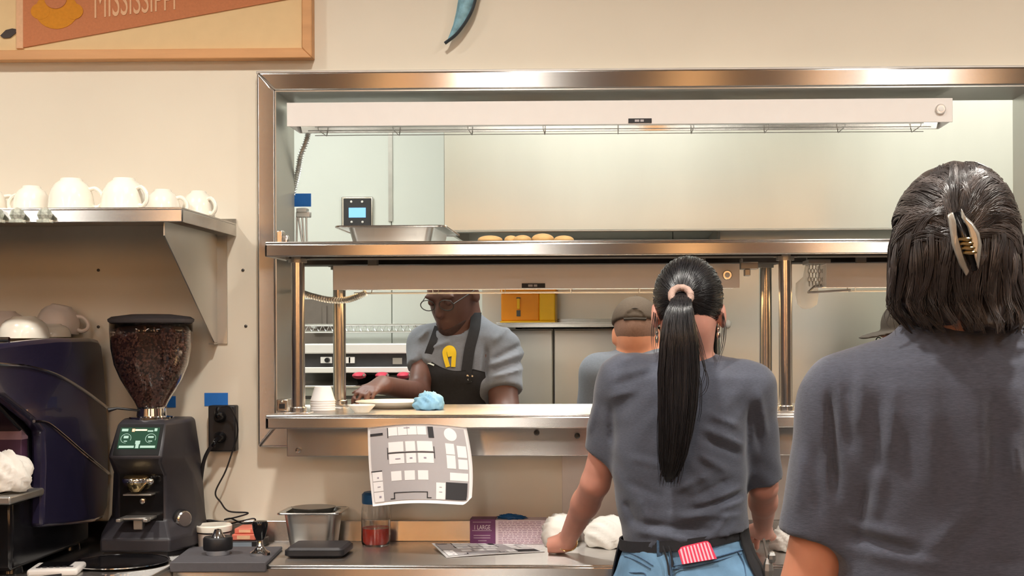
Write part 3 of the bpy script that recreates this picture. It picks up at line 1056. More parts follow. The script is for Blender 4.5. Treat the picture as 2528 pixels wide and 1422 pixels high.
# blue tape and hanging kitchen tools in the left of the upper opening
c0, c1 = W(726, 478, 3.83), W(768, 510, 3.83)
t = thing('tool_holder', 'wire tool holder with blue tape standing on the overshelf corner', 'holder', W(747, 590, 3.83))
obj('tape_flag', MB().box(c0.x, c1.x, 3.828, 3.831, c1.z, c0.z), 'tape_blue', t)
cb = MB()
cb.box(W(730, 0, 3.83).x, W(765, 0, 3.83).x, 3.82, 3.84, WZ(534, 3.83), WZ(520, 3.83)).box(W(732, 0, 3.83).x, W(758, 0, 3.83).x, 3.815, 3.845, WZ(522, 3.83), WZ(511, 3.83))
obj('clamp', cb, 'steel_dull', t, .002)
for pa, pb in (((736, 530), (750, 592)), ((746, 534), (752, 592)), ((756, 534), (758, 592)), ((733, 530), (732, 592))):
    A, B_ = W(pa[0], pa[1], 3.825), W(pb[0], pb[1], 3.825)
    B_.z = zo1
    obj('rod', MB().tube([A, B_], .003, 8), 'steel_dull', t)
tag(obj('steel_fitting', MB().box(WX(685, 3.42), WX(701, 3.42), 3.41, 3.44, zo1 + .0005, WZ(569, 3.42, 700)).lathe([(.007, zo1 + .0005), (.007, zo1 + .018), (.004, zo1 + .024)], (WX(708, 3.43), 3.43, 0), 12), 'steel_tube', bevel=.003),
    'small steel fitting at the left end of the overshelf', 'fitting')

# ------------------------------------------------------------------ things on the pass counter
zp = zp1 + .0005
# stacked paper cups between the left posts
c = W(797, 1020, 3.55)
t = thing('paper_cup_stack', 'upturned stack of white paper cups between the left posts', 'paper cups', (c.x, 3.55, zp))
ztop = WZ(953, 3.55, 797)
for i in range(5):
    zb_ = zp + i * .006
    obj('paper_cup', MB().lathe([(.0325, zb_), (.0335, zb_ + .003), (.0320, zb_ + .004), (.0215, zb_ + (ztop - zp - .026)), (.0195, zb_ + (ztop - zp - .025))], (c.x, 3.55, 0), 28), 'paper_white', t)
c = W(700, 1000, 3.50)
t = thing('napkin_dispenser', 'small steel dispenser in the left corner of the pass counter', 'dispenser', (c.x, 3.5, zp))
zq = WZ(985, 3.5, 700)
obj('case', MB().box(c.x - .017, c.x + .013, 3.49, 3.54, zp, zq), 'steel_tube', t, .003)
obj('slot', MB().box(c.x - .009, c.x + .006, 3.4885, 3.4895, zp + .008, zq - .012), 'black_plastic', t)
obj('knob', MB().ball((c.x - .002, 3.489, zq - .006), .004, 10, 6), 'chrome', t)


def plate(px, py, d, r, label):
    c = W(px, py, d)
    t = thing('plate', label, 'plate', (c.x, d, zp), 'plates on the pass counter')
    o = obj('dish', MB().lathe([(r * .55, zp), (r * .6, zp + .004), (r * .97, zp + .017), (r, zp + .019), (r * .98, zp + .0205), (r * .6, zp + .008), (r * .02, zp + .007)], (c.x, d, 0), 48), 'porcelain', t)
    obj('foot_ring', MB().lathe([(r * .5, zp), (r * .5, zp + .004), (r * .46, zp + .004), (r * .46, zp)], (c.x, d, 0), 40, False), 'porcelain', t)


plate(972, 1008, 3.66, .105, 'white plate under the cook\'s hand and blue cloth')
plate(893, 1016, 3.44, .035, 'small white dish at the front edge of the pass counter')


def crumple(name, label, cat, c, rx, ry, rz, m, seed, amp=.35, seg=40, rings=24, group=None, squash=0.75, parts=None):
    """soft crumpled cloth: a noisy mound with a flat underside"""
    rs = np.random.default_rng(seed)
    ph = rs.uniform(0, 6.28, (7, 3))
    fr = rs.uniform(2.0, 7.5, (7, 3))
    am = rs.uniform(.4, 1, 7)
    mb = MB()
    rgs = []
    for k in range(rings + 1):
        a = math.pi * k / rings
        ring = []
        for i in range(seg):
            tt = 2 * math.pi * i / seg
            v = np.array((math.sin(a) * math.cos(tt), math.sin(a) * math.sin(tt), -math.cos(a)))
            n = 0
            for q in range(7):
                n += am[q] * (1 - 2 * abs(math.sin(v @ fr[q] + ph[q, 0]))) / (2 + q * .5)
            f = 1 + amp * n * .5
            x, y, z = v * f
            z = max(z, -0.45 + .05 * math.sin(tt * 5))
            ring.append((c[0] + x * rx, c[1] + y * ry, c[2] + (z + .5) * rz * squash))
        rgs.append(ring)
    mb.loft(rgs)
    lo = min(p[2] for p in mb.v)
    mb.v = [(p[0], p[1], p[2] - lo + c[2]) for p in mb.v]
    if parts:
        return obj(name, mb, m, parts, smooth='all')
    o = obj(name, mb, m, smooth='all')
    return tag(o, label, cat, group)


c = W(1060, 1012, 3.56)
crumple('cleaning_cloth', 'crumpled pale blue cloth on the pass counter before the cook', 'cloth', (c.x, 3.56, zp), .043, .035, .044, 'nitrile_blue', 5, amp=.5)


# ------------------------------------------------------------------ prep charts
def chart(name, label, S, group):
    t = thing(name, label, 'chart', S(.5, 1.0), group)
    sh = obj('sheet', MB().patch(S, 24, 20, .0012), 'paper_white', t, smooth='all')

    def pr(nm, m, rects, lift=.0008, sub=None):
        mb = MB()
        for (u0, v0, u1, v1) in rects:
            nu, nv = max(1, int((u1 - u0) * 24)), max(1, int((v1 - v0) * 20))

            def Q(a, b, u0=u0, v0=v0, u1=u1, v1=v1):
                u, v = u0 + (u1 - u0) * a, v0 + (v1 - v0) * b
                e = 1e-3
                p = Vector(S(u, v))
                n = (Vector(S(u, v + e)) - Vector(S(u, v - e))).cross(Vector(S(u + e, v)) - Vector(S(u - e, v))).normalized()
                return p + n * (.0012 + lift)
            mb.patch(Q, nu, nv, .0003)
        return obj(nm, mb, m, sub or sh, smooth=False)
    pr('grey_field', 'paper_grey', [(.025, .03, .965, .955)])
    wh = []
    wh += [(.205 + i * .096, .03, .205 + i * .096 + .09, .135) for i in range(4)]
    for r_ in range(2):
        wh += [(.20, .215 + r_ * .15, .345, .34 + r_ * .15), (.365, .215 + r_ * .15, .46, .34 + r_ * .15), (.48, .215 + r_ * .15, .63, .34 + r_ * .15)]
    wh += [(.21 + i * .13, .585, .31 + i * .13, .705) for i in range(3)]
    wh += [(.755, .23, .84, .37), (.865, .25, .955, .40), (.755, .38, .84, .55), (.865, .425, .955, .55), (.78, .60, .955, .70)]
    wh += [(.03, .575, .125, .69), (.03, .70, .125, .82), (.03, .83, .125, .955), (.645, .735, .735, .945)]
    for q in wh:
        pr('printed_box', 'paper_white', [q], .0014)
    # round dish symbol
    cmb = MB()
    cu, cv, ru, rv = .82, .115, .063, .082
    pts = []
    for i in range(24):
        a = 2 * math.pi * i / 24
        pts.append(Vector(S(cu + ru * math.cos(a), cv + rv * math.sin(a))))
    n = (Vector(S(cu, cv + .01)) - Vector(S(cu, cv - .01))).cross(Vector(S(cu + .01, cv)) - Vector(S(cu - .01, cv))).normalized()
    cmb.loft([[tuple(p + n * .0024) for p in pts], [tuple(p + n * .0028) for p in pts]])
    obj('printed_circle', cmb, 'paper_white', sh)
    bl = [(.025, .085, .15, .115), (.195, .03, .203, .16), (.60, .03, .655, .17), (.185, .347, .645, .358), (.185, .28, .192, .43), (.638, .28, .645, .43), (.02, .560, .125, .572)]
    bl += [(.74, .725, .95, .945), (.23, .852, .56, .862), (.225, .852, .235, .93), (.553, .852, .563, .93), (.19, .925, .235, .936), (.553, .925, .60, .936)]
    for q in bl:
        pr('printed_line', 'ink_black', [q], .0018)
    pt = [(.26, .425, .31, .435), (.40, .42, .425, .435), (.535, .418, .56, .435), (.075, .64, .09, .655), (.07, .76, .10, .768), (.08, .88, .10, .9), (.675, .79, .70, .795), (.675, .85, .705, .855), (.36, .04, .42, .047)]
    pr('printed_words', 'ink_pale', pt, .0022)


def S_hang(u, v):
    tl, tr, bl, br = (908, 1056), (1152, 1056), (921, 1250), (1163, 1243)
    x = (tl[0] * (1 - u) + tr[0] * u) * (1 - v) + (bl[0] * (1 - u) + br[0] * u) * v
    y = (tl[1] * (1 - u) + tr[1] * u) * (1 - v) + (bl[1] * (1 - u) + br[1] * u) * v
    y += -9 * math.sin(math.pi * u) * (1 - v) - 5 * math.sin(math.pi * 1.3 * u) * v
    x += 9 * math.sin(math.pi * v) * u - 3 * math.sin(math.pi * v) * (1 - u)
    d = PY0 - .006 - .030 * math.sin(math.pi * u * .8) * v - .012 * (1 - math.cos(math.pi * u)) * v
    if u > .93 and v > .9:
        k = (u - .93) / .07 * (v - .9) / .1
        x -= 9 * k
        y -= 9 * k
    return W(x, y, d)


chart('plating_chart', 'laminated grey prep chart hanging from the pass counter edge', S_hang, 'laminated prep charts')

# ------------------------------------------------------------------ kitchen behind the pass-through
HY = 5.0
hx0, hx1 = WX(1096, HY, 450), 3.6
hz = WZ(567, HY, 1600)
t = thing('extractor_hood', 'large stainless extractor hood filling the upper opening', 'hood', ((hx0 + hx1) / 2, HY, hz))
obj('front_panel', MB().box(hx0, hx1, HY, HY + .012, hz, CEIL - .002), 'steel_soft', t, .002)
obj('side_panel', MB().box(hx0, hx0 + .012, HY + .012, 5.78, hz, CEIL - .002), 'steel_soft', t)
obj('side_panel', MB().box(hx1 - .012, hx1, HY + .012, 5.78, hz, CEIL - .002), 'steel_soft', t)
obj('bottom_lip', MB().box(hx0, hx1, HY, HY + .05, hz - .004, hz), 'steel_dull', t)
for i in range(6):
    fx = hx0 + .05 + i * .68
    f = obj('grease_filter', MB().prism([(5.16, hz + .10), (5.75, hz + .42), (5.75, hz + .44), (5.14, hz + .12)], 'x', fx, fx + .64), 'steel_dull', t)
    obj('baffles', MB().prism([(5.2, hz + .115), (5.7, hz + .385), (5.7, hz + .40), (5.19, hz + .13)], 'x', fx + .1, fx + .13).prism([(5.2, hz + .115), (5.7, hz + .385), (5.7, hz + .40), (5.19, hz + .13)], 'x', fx + .3, fx + .33)
        .prism([(5.2, hz + .115), (5.7, hz + .385), (5.7, hz + .40), (5.19, hz + .13)], 'x', fx + .5, fx + .53), 'dark_steel', f)

# wall controller with blue display
a, b = W(843, 486, 5.77), W(921, 560, 5.77)
t = thing('oven_controller', 'dark wall controller with a small blue display and buttons', 'controller', ((a.x + b.x) / 2, 5.785, b.z))
obj('frame', MB().box(a.x, b.x, 5.765, 5.784, b.z, a.z), 'steel_tube', t, .004)
a, b = W(848, 490, 5.76), W(916, 560, 5.76)
fp = obj('face', MB().box(a.x, b.x, 5.758, 5.765, b.z, a.z), 'charcoal', t, .002)
a, b = W(861, 513, 5.757), W(903, 537, 5.757)
obj('display', MB().box(a.x, b.x, 5.755, 5.758, b.z, a.z), 'screen_blue', fp)
for px, py in ((867, 498), (894, 498), (868, 548), (895, 548)):
    c = W(px, py, 5.756)
    obj('button', MB().ball((c.x, c.y, c.z), (.0055, .003, .0055), 10, 6), 'white_enamel', fp)

# salamander grill on the wall
SY = 5.15
x0, x1 = WX(690, SY, 900), WX(1062, SY, 900)
z = lambda py: WZ(py, SY, 900)
t = thing('salamander_grill', 'white salamander grill with dark control strip behind the posts', 'grill', ((x0 + x1) / 2, SY, z(920)))
obj('top_housing', MB().box(x0, x1, SY, 5.70, z(873), z(849)), 'white_enamel', t, .004)
cp = obj('control_panel', MB().box(x0 + .004, x1 - .004, SY + .012, 5.70, z(906), z(873)), 'charcoal', t)
obj('front_lip', MB().box(x0, x1, SY - .02, 5.70, z(920), z(906)), 'white_enamel', t, .003)
obj('wall_bracket', MB().box(x0 + .2, x0 + .23, 5.70, 5.785, z(915), z(870)), 'steel_dull', t)
obj('wall_bracket', MB().box(x1 - .05, x1 - .02, 5.70, 5.785, z(915), z(870)), 'steel_dull', t)
for px in (799, 812, 858, 868):
    c = W(px, 889, SY + .008)
    k = obj('knob_plate', MB().box(c.x - .012, c.x + .012, SY + .006, SY + .012, c.z - .012, c.z + .012), 'white_enamel', cp, .001)
c = W(808, 889, SY)
obj('knob', MB().lathe([(.010, 0), (.009, .018)], (c.x, SY + .006, c.z), 14, R=Matrix.Rotation(math.radians(90), 3, 'X')), 'black_plastic', cp)
c = W(981, 890, SY + .01)
obj('rating_plate', MB().box(c.x - .018, c.x + .018, SY + .009, SY + .012, c.z - .014, c.z + .010), 'steel_dull', cp)

t = thing('cooking_range', 'stainless cooking range below the salamander grill', 'range', ((x0 + x1) / 2, SY, 0))
obj('cooktop', MB().box(x0 - .05, x1 + .06, SY - .08, 5.74, z(957), z(950)), 'steel_tube', t, .002)
fr = obj('front_panel', MB().box(x0 - .05, x1 + .06, SY - .06, 5.74, 0.10, z(957)), 'steel_soft', t)
obj('handle', MB().tube([W(946, 952, 5.05), W(946, 972, 5.05)], .004, 8).box(x0 - .04, x1 + .05, SY - .068, SY - .06, z(975) - .012, z(975)), 'dark_steel', fr)
obj('rear_panel', MB().box(x0 - .05, x1 + .06, 5.70, 5.74, z(950), z(921)), 'dark_steel', t)
for xx in (x0, x1):
    obj('foot', MB().lathe([(.02, 0), (.02, .1)], (xx, 5.3, 0), 12), 'dark_steel', t)
for i, (px, hx, hy) in enumerate(((905, 0.0, 928), (965, -.012, 922), (1020, -.02, 924))):
    c = W(px, 948, 5.30)
    zz = z(950) + .001
    t = thing('frying_pan', ['frying pan with red handle sleeve, nearest the rear post', 'frying pan with red handle sleeve between two others', 'frying pan with red handle sleeve beside the cook'][i], 'pan', (c.x, 5.3, zz), 'pans on the range')
    r = .044
    obj('pan_body', MB().lathe([(r * .75, zz), (r, zz + .03), (r * 1.02, zz + .031), (r * .72, zz + .003), (.001, zz + .003)], (c.x, 5.3, 0), 28), 'steel_dull' if i else 'pan_black', t)
    h1 = W(px - 4 + hx * 100, hy, 5.06)
    p = [Vector((c.x, 5.3 - r, zz + .027)), Vector((c.x + hx, 5.15, zz + .034)), Vector((h1.x, 5.04, zz + .040))]
    obj('handle', MB().tube(p, .005, 8), 'steel_dull', t)
    ctr = (p[1] + p[2]) / 2
    obj('handle_sleeve', MB().ball((ctr.x - .006, 5.075, ctr.z), (.026, .045, .0135), 14, 8), 'red_handle', t)

# grey upright behind the left posts and wire shelf
tag(obj('steel_upright', MB().box(WX(700, 5.70), WX(826, 5.70), 5.745, 5.784, z(948), WZ(738, 5.7, 780)).box(WX(792, 5.70), WX(802, 5.70), 5.735, 5.745, WZ(800, 5.7), WZ(752, 5.7)), 'grey_panel'),
    'grey steel upright at the far left of the kitchen wall', 'panel')
t = thing('wire_shelf', 'chrome wire shelf on the white kitchen wall', 'shelf', W(890, 820, 5.5))
wx0, wx1 = WX(735, 5.45, 800), WX(1050, 5.45, 800)
for yy in (5.45, 5.735):
    for zz in (WZ(802, 5.45, 900), WZ(819, 5.45, 900)):
        obj('rail', MB().tube([(wx0, yy, zz), (wx1, yy, zz)], .0042, 8), 'chrome', t)
zz1, zz0 = WZ(802, 5.45, 900), WZ(819, 5.45, 900)
tr = []
n = 36
for i in range(n + 1):
    tr.append((wx0 + (wx1 - wx0) * i / n, 5.45, zz1 if i % 2 else zz0))
obj('truss_wire', MB().tube(tr, .0025, 5), 'chrome', t)
for i in range(24):
    xx = wx0 + (wx1 - wx0) * i / 23
    obj('deck_wire', MB().tube([(xx, 5.45, zz1 + .003), (xx, 5.735, zz1 + .003)], .002, 5), 'chrome', t)
for xx in (wx0 + .05, wx1 - .05):
    obj('bracket', MB().prism([(5.744, zz1), (5.744, zz1 - .03), (5.46, zz1 - .01), (5.46, zz1)], 'x', xx, xx + .004), 'chrome', t)

# steel cabinets under a shelf with the orange box
CY = 5.40
ct = WZ(812, CY, 1400)
xs = [WX(1135, CY), WX(1366, CY), WX(1366, CY) + .62]
for i in range(2):
    t = thing('steel_cabinet', ['stainless upright cabinet beside the cook\'s shoulder', 'stainless upright cabinet in front of the capped man'][i], 'cabinet', ((xs[i] + xs[i + 1]) / 2, CY, 0), 'stainless cabinets')
    obj('carcass', MB().box(xs[i] + .002, xs[i + 1] - .002, CY + .02, 5.77, .08, ct), 'steel_dull', t)
    dr = obj('door', MB().box(xs[i] + .004, xs[i + 1] - .004, CY, CY + .02, .10, ct - .004), 'steel_soft', t, .003)
    obj('handle', MB().box(xs[i] + .03, xs[i] + .05, CY - .025, CY - .001, .70, .95), 'steel_tube', dr, .004)
    obj('plinth', MB().box(xs[i] + .01, xs[i + 1] - .01, CY + .05, 5.77, 0, .08), 'dark_steel', t)
HX0, HX1 = WX(1225, 5.3), WX(1770, 5.3)
s1, s0 = WZ(796, 5.30, 1400), WZ(808, 5.30, 1400)
t = thing('kitchen_shelf', 'stainless shelf under the orange box', 'shelf', ((HX0 + HX1) / 2, 5.3, s0))
obj('board', MB().box(HX0, HX1, 5.30, 5.77, s1 - .005, s1).box(HX0, HX1, 5.30, 5.306, s0, s1 - .005), 'steel', t, .001)
obj('back_edge', MB().box(HX0, HX1, 5.762, 5.77, s1, s1 + .02), 'steel', t)
for xx in (HX0 + .05, HX1 - .05):
    obj('bracket', MB().prism([(5.77, s0), (5.77, s0 - .004), (5.4, s0 - .004), (5.4, s0)], 'x', xx, xx + .02), 'steel_dull', t)
tag(obj('splash_panel', MB().box(HX0 - .1, HX1 + .02, 5.772, 5.784, s1 - .3, hz + .02), 'steel_soft'), 'stainless splash panel behind the orange box', 'panel')
BY = 5.46
bx0, bx1, bx2 = WX(1237, BY, 760), WX(1331, BY, 760), WX(1371, BY, 760)
bz1 = WZ(712, BY, 1300)
t = thing('orange_box', 'orange plastic box with yellow end on the kitchen shelf', 'box', ((bx0 + bx2) / 2, BY, s1))
obj('body', MB().box(bx0, bx1, BY, 5.68, s1 + .008, bz1 - .02), 'orange_plastic', t, .006)
obj('end_panel', MB().box(bx1, bx2, BY - .004, 5.68, s1 + .008, bz1 - .02), 'yellow_plastic', t, .006)
obj('base_rim', MB().box(bx0 - .004, bx2, BY - .006, 5.685, s1 + .0005, s1 + .009), 'yellow_plastic', t, .002)
obj('lid', MB().box(bx0 - .004, bx2 + .004, BY - .006, 5.685, bz1 - .02, bz1), 'orange_plastic', t, .004)
c = W(1280, 750, BY)
lt = obj('latch', MB().box(c.x - .006, c.x + .006, BY - .008, BY, WZ(763, BY), WZ(737, BY)), 'yellow_plastic', t, .002)
obj('latch_slot', MB().box(c.x - .008, c.x + .008, BY - .002, BY, WZ(781, BY), WZ(766, BY)).box(c.x - .008, c.x + .008, BY - .004, BY, WZ(738, BY), WZ(734, BY)), 'dark_steel', lt)
# tall steel refrigerator on the right
TX0 = WX(1772, 5.3)
t = thing('tall_refrigerator', 'tall stainless refrigerator front behind the right posts', 'refrigerator', (TX0 + .7, 5.3, 0))
obj('carcass', MB().box(TX0, TX0 + 1.5, 5.32, 5.77, .1, hz + .03), 'steel_dull', t)
for i in range(2):
    d_ = obj('door', MB().box(TX0 + i * .75 + .003, TX0 + i * .75 + .747, 5.28, 5.32, .12, hz + .02), 'steel_soft', t, .006)
    obj('handle', MB().box(TX0 + .70 + i * .08, TX0 + .72 + i * .08, 5.25, 5.279, .6, 1.0), 'steel_tube', d_, .004)
obj('plinth', MB().box(TX0 + .01, TX0 + 1.49, 5.36, 5.77, 0, .1), 'dark_steel', t)
c = W(1798, 799, 5.26)
t = thing('door_latch', 'small bright latch on the tall refrigerator near the ear', 'latch', (c.x, 5.28, c.z))
obj('knob', MB().ball((c.x, 5.262, c.z), (.012, .012, .016), 12, 8), 'paper_white', t)
obj('stem', MB().tube([(c.x, 5.281, c.z), (c.x, 5.27, c.z)], .006, 8).tube([(c.x - .03, 5.268, c.z + .008), (c.x, 5.264, c.z + .006)], .004, 8), 'steel_dull', t)
# clear bag hanging beside the right posts
cb = W(1992, 722, 3.70)
zbag = WZ(762, 3.70, 1992)
t = thing('plastic_bag', 'clear plastic bag hanging beside the right front post', 'bag', (cb.x, 3.70, zbag))
rg = []
for k, (zz, rx, ry) in enumerate(((zbag, .012, .006), (zbag + .012, .026, .018), (zbag + .04, .030, .022), (zbag + .07, .028, .018), (zbag + .088, .010, .008), (zo0 - .01, .004, .003))):
    rg.append([(cb.x + rx * math.cos(a * math.pi / 10) * (1 + .1 * math.sin(a * 3 + k)), 3.70 + ry * math.sin(a * math.pi / 10), zz) for a in range(20)])
obj('bag_film', MB().loft(rg), 'film', t, smooth='all')
obj('hook', MB().tube([(cb.x, 3.70, zo0 - .012), (cb.x, 3.70, zo1 - .007)], .002, 6), 'steel_dull', t)

# ------------------------------------------------------------------ work counter
cxs = WX(420, 3.2, 1400)
t = thing('work_counter', 'stainless work counter along the cream wall', 'counter', (cxs, 3.4, 0))
obj('worktop', MB().box(cxs, 3.6, 3.212, WY - .002, ZC - .006, ZC).box(cxs, 3.6, 3.212, 3.218, ZC - .06, ZC - .006), 'steel', t, .003)
obj('worktop_return', MB().box(-3.2, cxs - .001, 2.93, WY - .002, ZC - .006, ZC).box(-3.2, cxs - .001, 2.93, 2.936, ZC - .06, ZC - .006).box(cxs - .007, cxs - .001, 2.936, 3.21, ZC - .06, ZC - .006), 'steel', t, .003)
zs1 = WZ(1285, 3.585, 1000)
obj('backsplash', MB().box(-3.2, 3.6, 3.584, WY - .002, ZC, zs1), 'steel', t, .002)
for i, (a, b) in enumerate(((cxs + .02, -.3), (-.29, .4), (.41, 1.1), (1.11, 1.8), (1.81, 2.6))):
    dr = obj('cabinet_door', MB().box(a, b, 3.235, 3.255, .12, ZC - .065), 'steel_soft', t, .003)
    obj('door_pull', MB().tube([(b - .05, 3.235, .70), (b - .05, 3.205, .70), (b - .05, 3.205, .55), (b - .05, 3.235, .55)], .005, 8), 'steel_tube', dr)
obj('cabinet_body', MB().box(cxs + .01, 3.6, 3.255, WY - .002, .10, ZC - .007).box(-3.2, cxs, 2.96, WY - .002, .10, ZC - .061).box(-3.2, cxs, 2.945, WY - .002, ZC - .061, ZC - .007), 'steel_dull', t)
obj('plinth', MB().box(cxs, 3.6, 3.30, WY - .002, 0, .10).box(-3.2, cxs, 3.02, WY - .002, 0, .10), 'dark_steel', t)
a, b = W(1387, 1085, 3.575), W(1990, 1284, 3.575)
tag(obj('wall_panel', MB().box(a.x, b.x, 3.578, WY - .0005, zs1 + .001, a.z), 'white_bowl', bevel=.002), 'pale flat panel fixed to the wall under the pass counter', 'panel')
Z0 = ZC + .0005


def on(px, d):
    return Vector((WX(px, d, 1330), d, Z0))


# ------------------------------------------------------------------ espresso machine
MX = -1.349


def E(px, py):
    d = 1.349 * FPX / (1504 - px)
    return (d, CAMZ - (py - 830) / FPX * d)


t = thing('espresso_machine', 'dark navy espresso machine with chrome trim lines at the left edge', 'coffee machine', (MX - .35, 3.3, ZC))
side = [E(-170, 905), E(-120, 870), (E(-60, 852)), E(0, 843), E(60, 836), E(130, 830), E(215, 829), E(236, 833), E(245, 845), E(251, 900), E(257, 980), E(261, 1080), E(262, 1180), E(258, 1250), E(248, 1278), E(225, 1288),
        E(95, 1300), E(96, 1240), E(100, 1140), E(98, 1062), E(74, 1036), E(0, 976), E(-110, 960)]
obj('side_panel', MB().prism(side, 'x', MX - .035, MX), 'navy_gloss', t, .010)
body_p = [(p[0] + (.02 if p[0] < 3.1 else -.012), p[1] - .012) for p in side]
obj('body_shell', MB().prism(body_p, 'x', MX - .72, MX - .034), 'black_gloss', t, .006)
obj('side_panel', MB().prism(side, 'x', MX - .755, MX - .72), 'navy_gloss', t, .010)


def trimline(pts, r=.0038):
    q = [(MX + .001, *E(*p)) for p in pts]
    return MB().tube(spline(q, 6), r, 8)


obj('chrome_trim', trimline([(-60, 888), (0, 894), (60, 900), (130, 921), (195, 958), (257, 1004)]), 'chrome', t)
obj('chrome_trim', trimline([(72, 1036), (104, 1040), (140, 1066), (200, 1118), (259, 1166)]), 'chrome', t)
obj('cup_rail', MB().tube([(MX - .03, 3.05, WZ(838, 3.05, 100)), (MX - .7, 3.05, WZ(838, 3.05, 100))], .006, 8), 'chrome', t)
zt0, zt1 = WZ(1245, 3.0, 0), WZ(1225, 3.0, 0)
tr = obj('drip_tray', MB().box(MX - .72, MX - .002, 2.99, 3.20, zt0, zt1), 'steel_dull', t, .004)
gr = MB()
for i in range(20):
    gx = MX - .70 + i * .035
    gr.box(gx, gx + .006, 3.0, 3.19, zt1, zt1 + .003)
obj('tray_grille', gr, 'steel_tube', tr)
obj('lower_body', MB().box(MX - .70, MX - .03, 3.06, 3.52, ZC + .012, zt0 - .001), 'black_gloss', t, .01)
for fx in (MX - .06, MX - .64):
    for fy in (3.12, 3.46):
        obj('foot', MB().lathe([(.028, Z0), (.024, Z0 + .02), (.02, ZC + .075)], (fx, fy, 0), 16), 'black_gloss', t)
for gx in (MX - .20, MX - .50):
    g = obj('group_head', MB().lathe([(.035, WZ(1040, 3.1)), (.038, WZ(1000, 3.1)), (.03, WZ(985, 3.1))], (gx, 3.10, 0), 24), 'chrome', t)
    obj('portafilter', MB().tube([(gx, 3.10, WZ(1046, 3.1)), (gx, 2.94, WZ(1052, 3.1))], .012, 10), 'black_plastic', g)
a, b = W(-40, 1037, 3.26), W(73, 1140, 3.26)
tt = thing('purple_carton', 'glossy purple carton standing on the machine tray behind the towel', 'carton', ((a.x + b.x) / 2, 3.18, zt1 + .003))
bxx = MX - .036
obj('carton_body', MB().box(MX - .15, bxx, 3.125, 3.19, zt1 + .0035, WZ(1038, 3.13, 40)), 'plum_card', tt, .002)
obj('carton_band', MB().box(MX - .151, bxx + .001, 3.124, 3.191, WZ(1085, 3.13, 40), WZ(1058, 3.13, 40)).box(MX - .151, bxx + .001, 3.124, 3.191, WZ(1050, 3.13, 40), WZ(1040, 3.13, 40)), 'lilac_shine', tt)
c = W(28, 1210, 3.07)
crumple('bar_towel', 'folded white bar towel lying on the machine drip tray', 'towel', (MX - .055, 3.06, zt1 + .0035), .075, .055, .085, 'cloth_white', 12, amp=.35)
# cups on top of the machine
tp = E(60, 836)[1]
cup('cup', (W(56, 0, 3.34).x, 3.34, WZ(835, 3.34, 56)), .060, .055, 1.4, 'white cup upside down on the coffee machine, nearest the picture edge', group='cups on the coffee machine')
cup('cup', (W(126, 0, 3.45).x, 3.45, WZ(832, 3.45, 126)), .046, .034, 1.4, 'low white cup half hidden behind the others on the coffee machine', group='cups on the coffee machine')
cup('cup', (W(150, 0, 3.54).x, 3.54, WZ(826, 3.54, 150)), .056, .068, 0.0, 'shaded beige cup leaning on the coffee machine, handle to the right', 'white_bowl', tilt=(math.radians(12), 'Y'), group='cups on the coffee machine')
cup('cup', (W(10, 0, 3.53).x, 3.53, WZ(826, 3.53, 10)), .056, .062, 1.2, 'shaded cup at the picture edge, at the back of the coffee machine', 'white_bowl', group='cups on the coffee machine')

# ------------------------------------------------------------------ coffee grinder
gc = WX(372, 3.45, 1330)
GY = 3.335
t = thing('coffee_grinder', 'dark grey coffee grinder with glowing screen and glass bean hopper', 'coffee grinder', (gc, 3.45, ZC))


def plan(hf, hw, yf, z, dx=0.0):
    x = gc + dx
    ym = yf + .085
    return [(x - hf, yf, z), (x + hf, yf, z), (x + hw, ym, z), (x + hw, 3.555, z), (x - hw, 3.555, z), (x - hw, ym, z)]


gb = MB().loft([plan(.088, .118, GY, ZC + .012), plan(.088, .118, GY, ZC + .045), plan(.062, .112, GY + .05, ZC + .085), plan(.060, .104, GY + .052, 1.10), plan(.060, .100, GY + .012, 1.135), plan(.066, .098, GY + .004, 1.150),
                plan(.060, .086, GY + .052, 1.232), plan(.050, .078, GY + .066, 1.240)])
obj('housing', gb, 'grinder_grey', t, .005)
obj('base_foot', MB().loft([plan(.080, .11, GY + .006, Z0), plan(.080, .11, GY + .006, ZC + .012)]), 'black_plastic', t)


def fy(z):
    return GY + .004 + (z - 1.150) / (1.232 - 1.150) * .048


def facepatch(x0, x1, z0, z1, lift):
    return MB().patch(lambda u, v: Vector((x0 + (x1 - x0) * u, fy(z1 + (z0 - z1) * v) - lift, z1 + (z0 - z1) * v)), 1, 1, .0008)


scn = obj('screen_bezel', facepatch(gc - .058, gc + .058, 1.155, 1.230, .0004), 'pan_black', t)
obj('screen', facepatch(gc - .050, gc + .050, 1.170, 1.222, .0014), 'screen_green', scn)
ic = MB()
for x0, x1, z0, z1 in ((-.046, -.030, 1.213, 1.219), (.020, .034, 1.212, 1.215), (.037, .044, 1.213, 1.220), (-.038, -.026, 1.196, 1.202), (.024, .038, 1.197, 1.201), (-.036, -.028, 1.188, 1.190), (.026, .036, 1.188, 1.190),
                       (-.006, .006, 1.182, 1.190), (-.046, -.008, 1.173, 1.178), (.008, .046, 1.173, 1.178), (-.004, .004, 1.172, 1.182)):
    q = facepatch(gc + x0, gc + x1, z0, z1, .0024)
    ic.add(q.v, q.f)
for cx in (-.032, .031):
    pts = []
    for i in range(19):
        a = math.pi * (-.1 + 1.2 * i / 18) * 1.4
        pts.append(Vector((gc + cx + math.cos(a) * .013, fy(1.196 + math.sin(a) * .011) - .003, 1.196 + math.sin(a) * .011)))
    ic.tube(pts, .0006, 4)
obj('screen_icons', ic, 'screen_white', scn)
obj('screen_bar', facepatch(gc - .012, gc + .018, 1.214, 1.218, .0024), 'screen_gold', scn)
obj('screen_dot', facepatch(gc - .020, gc - .013, 1.212, 1.219, .0024), 'screen_orange', scn)
yr = GY + .050
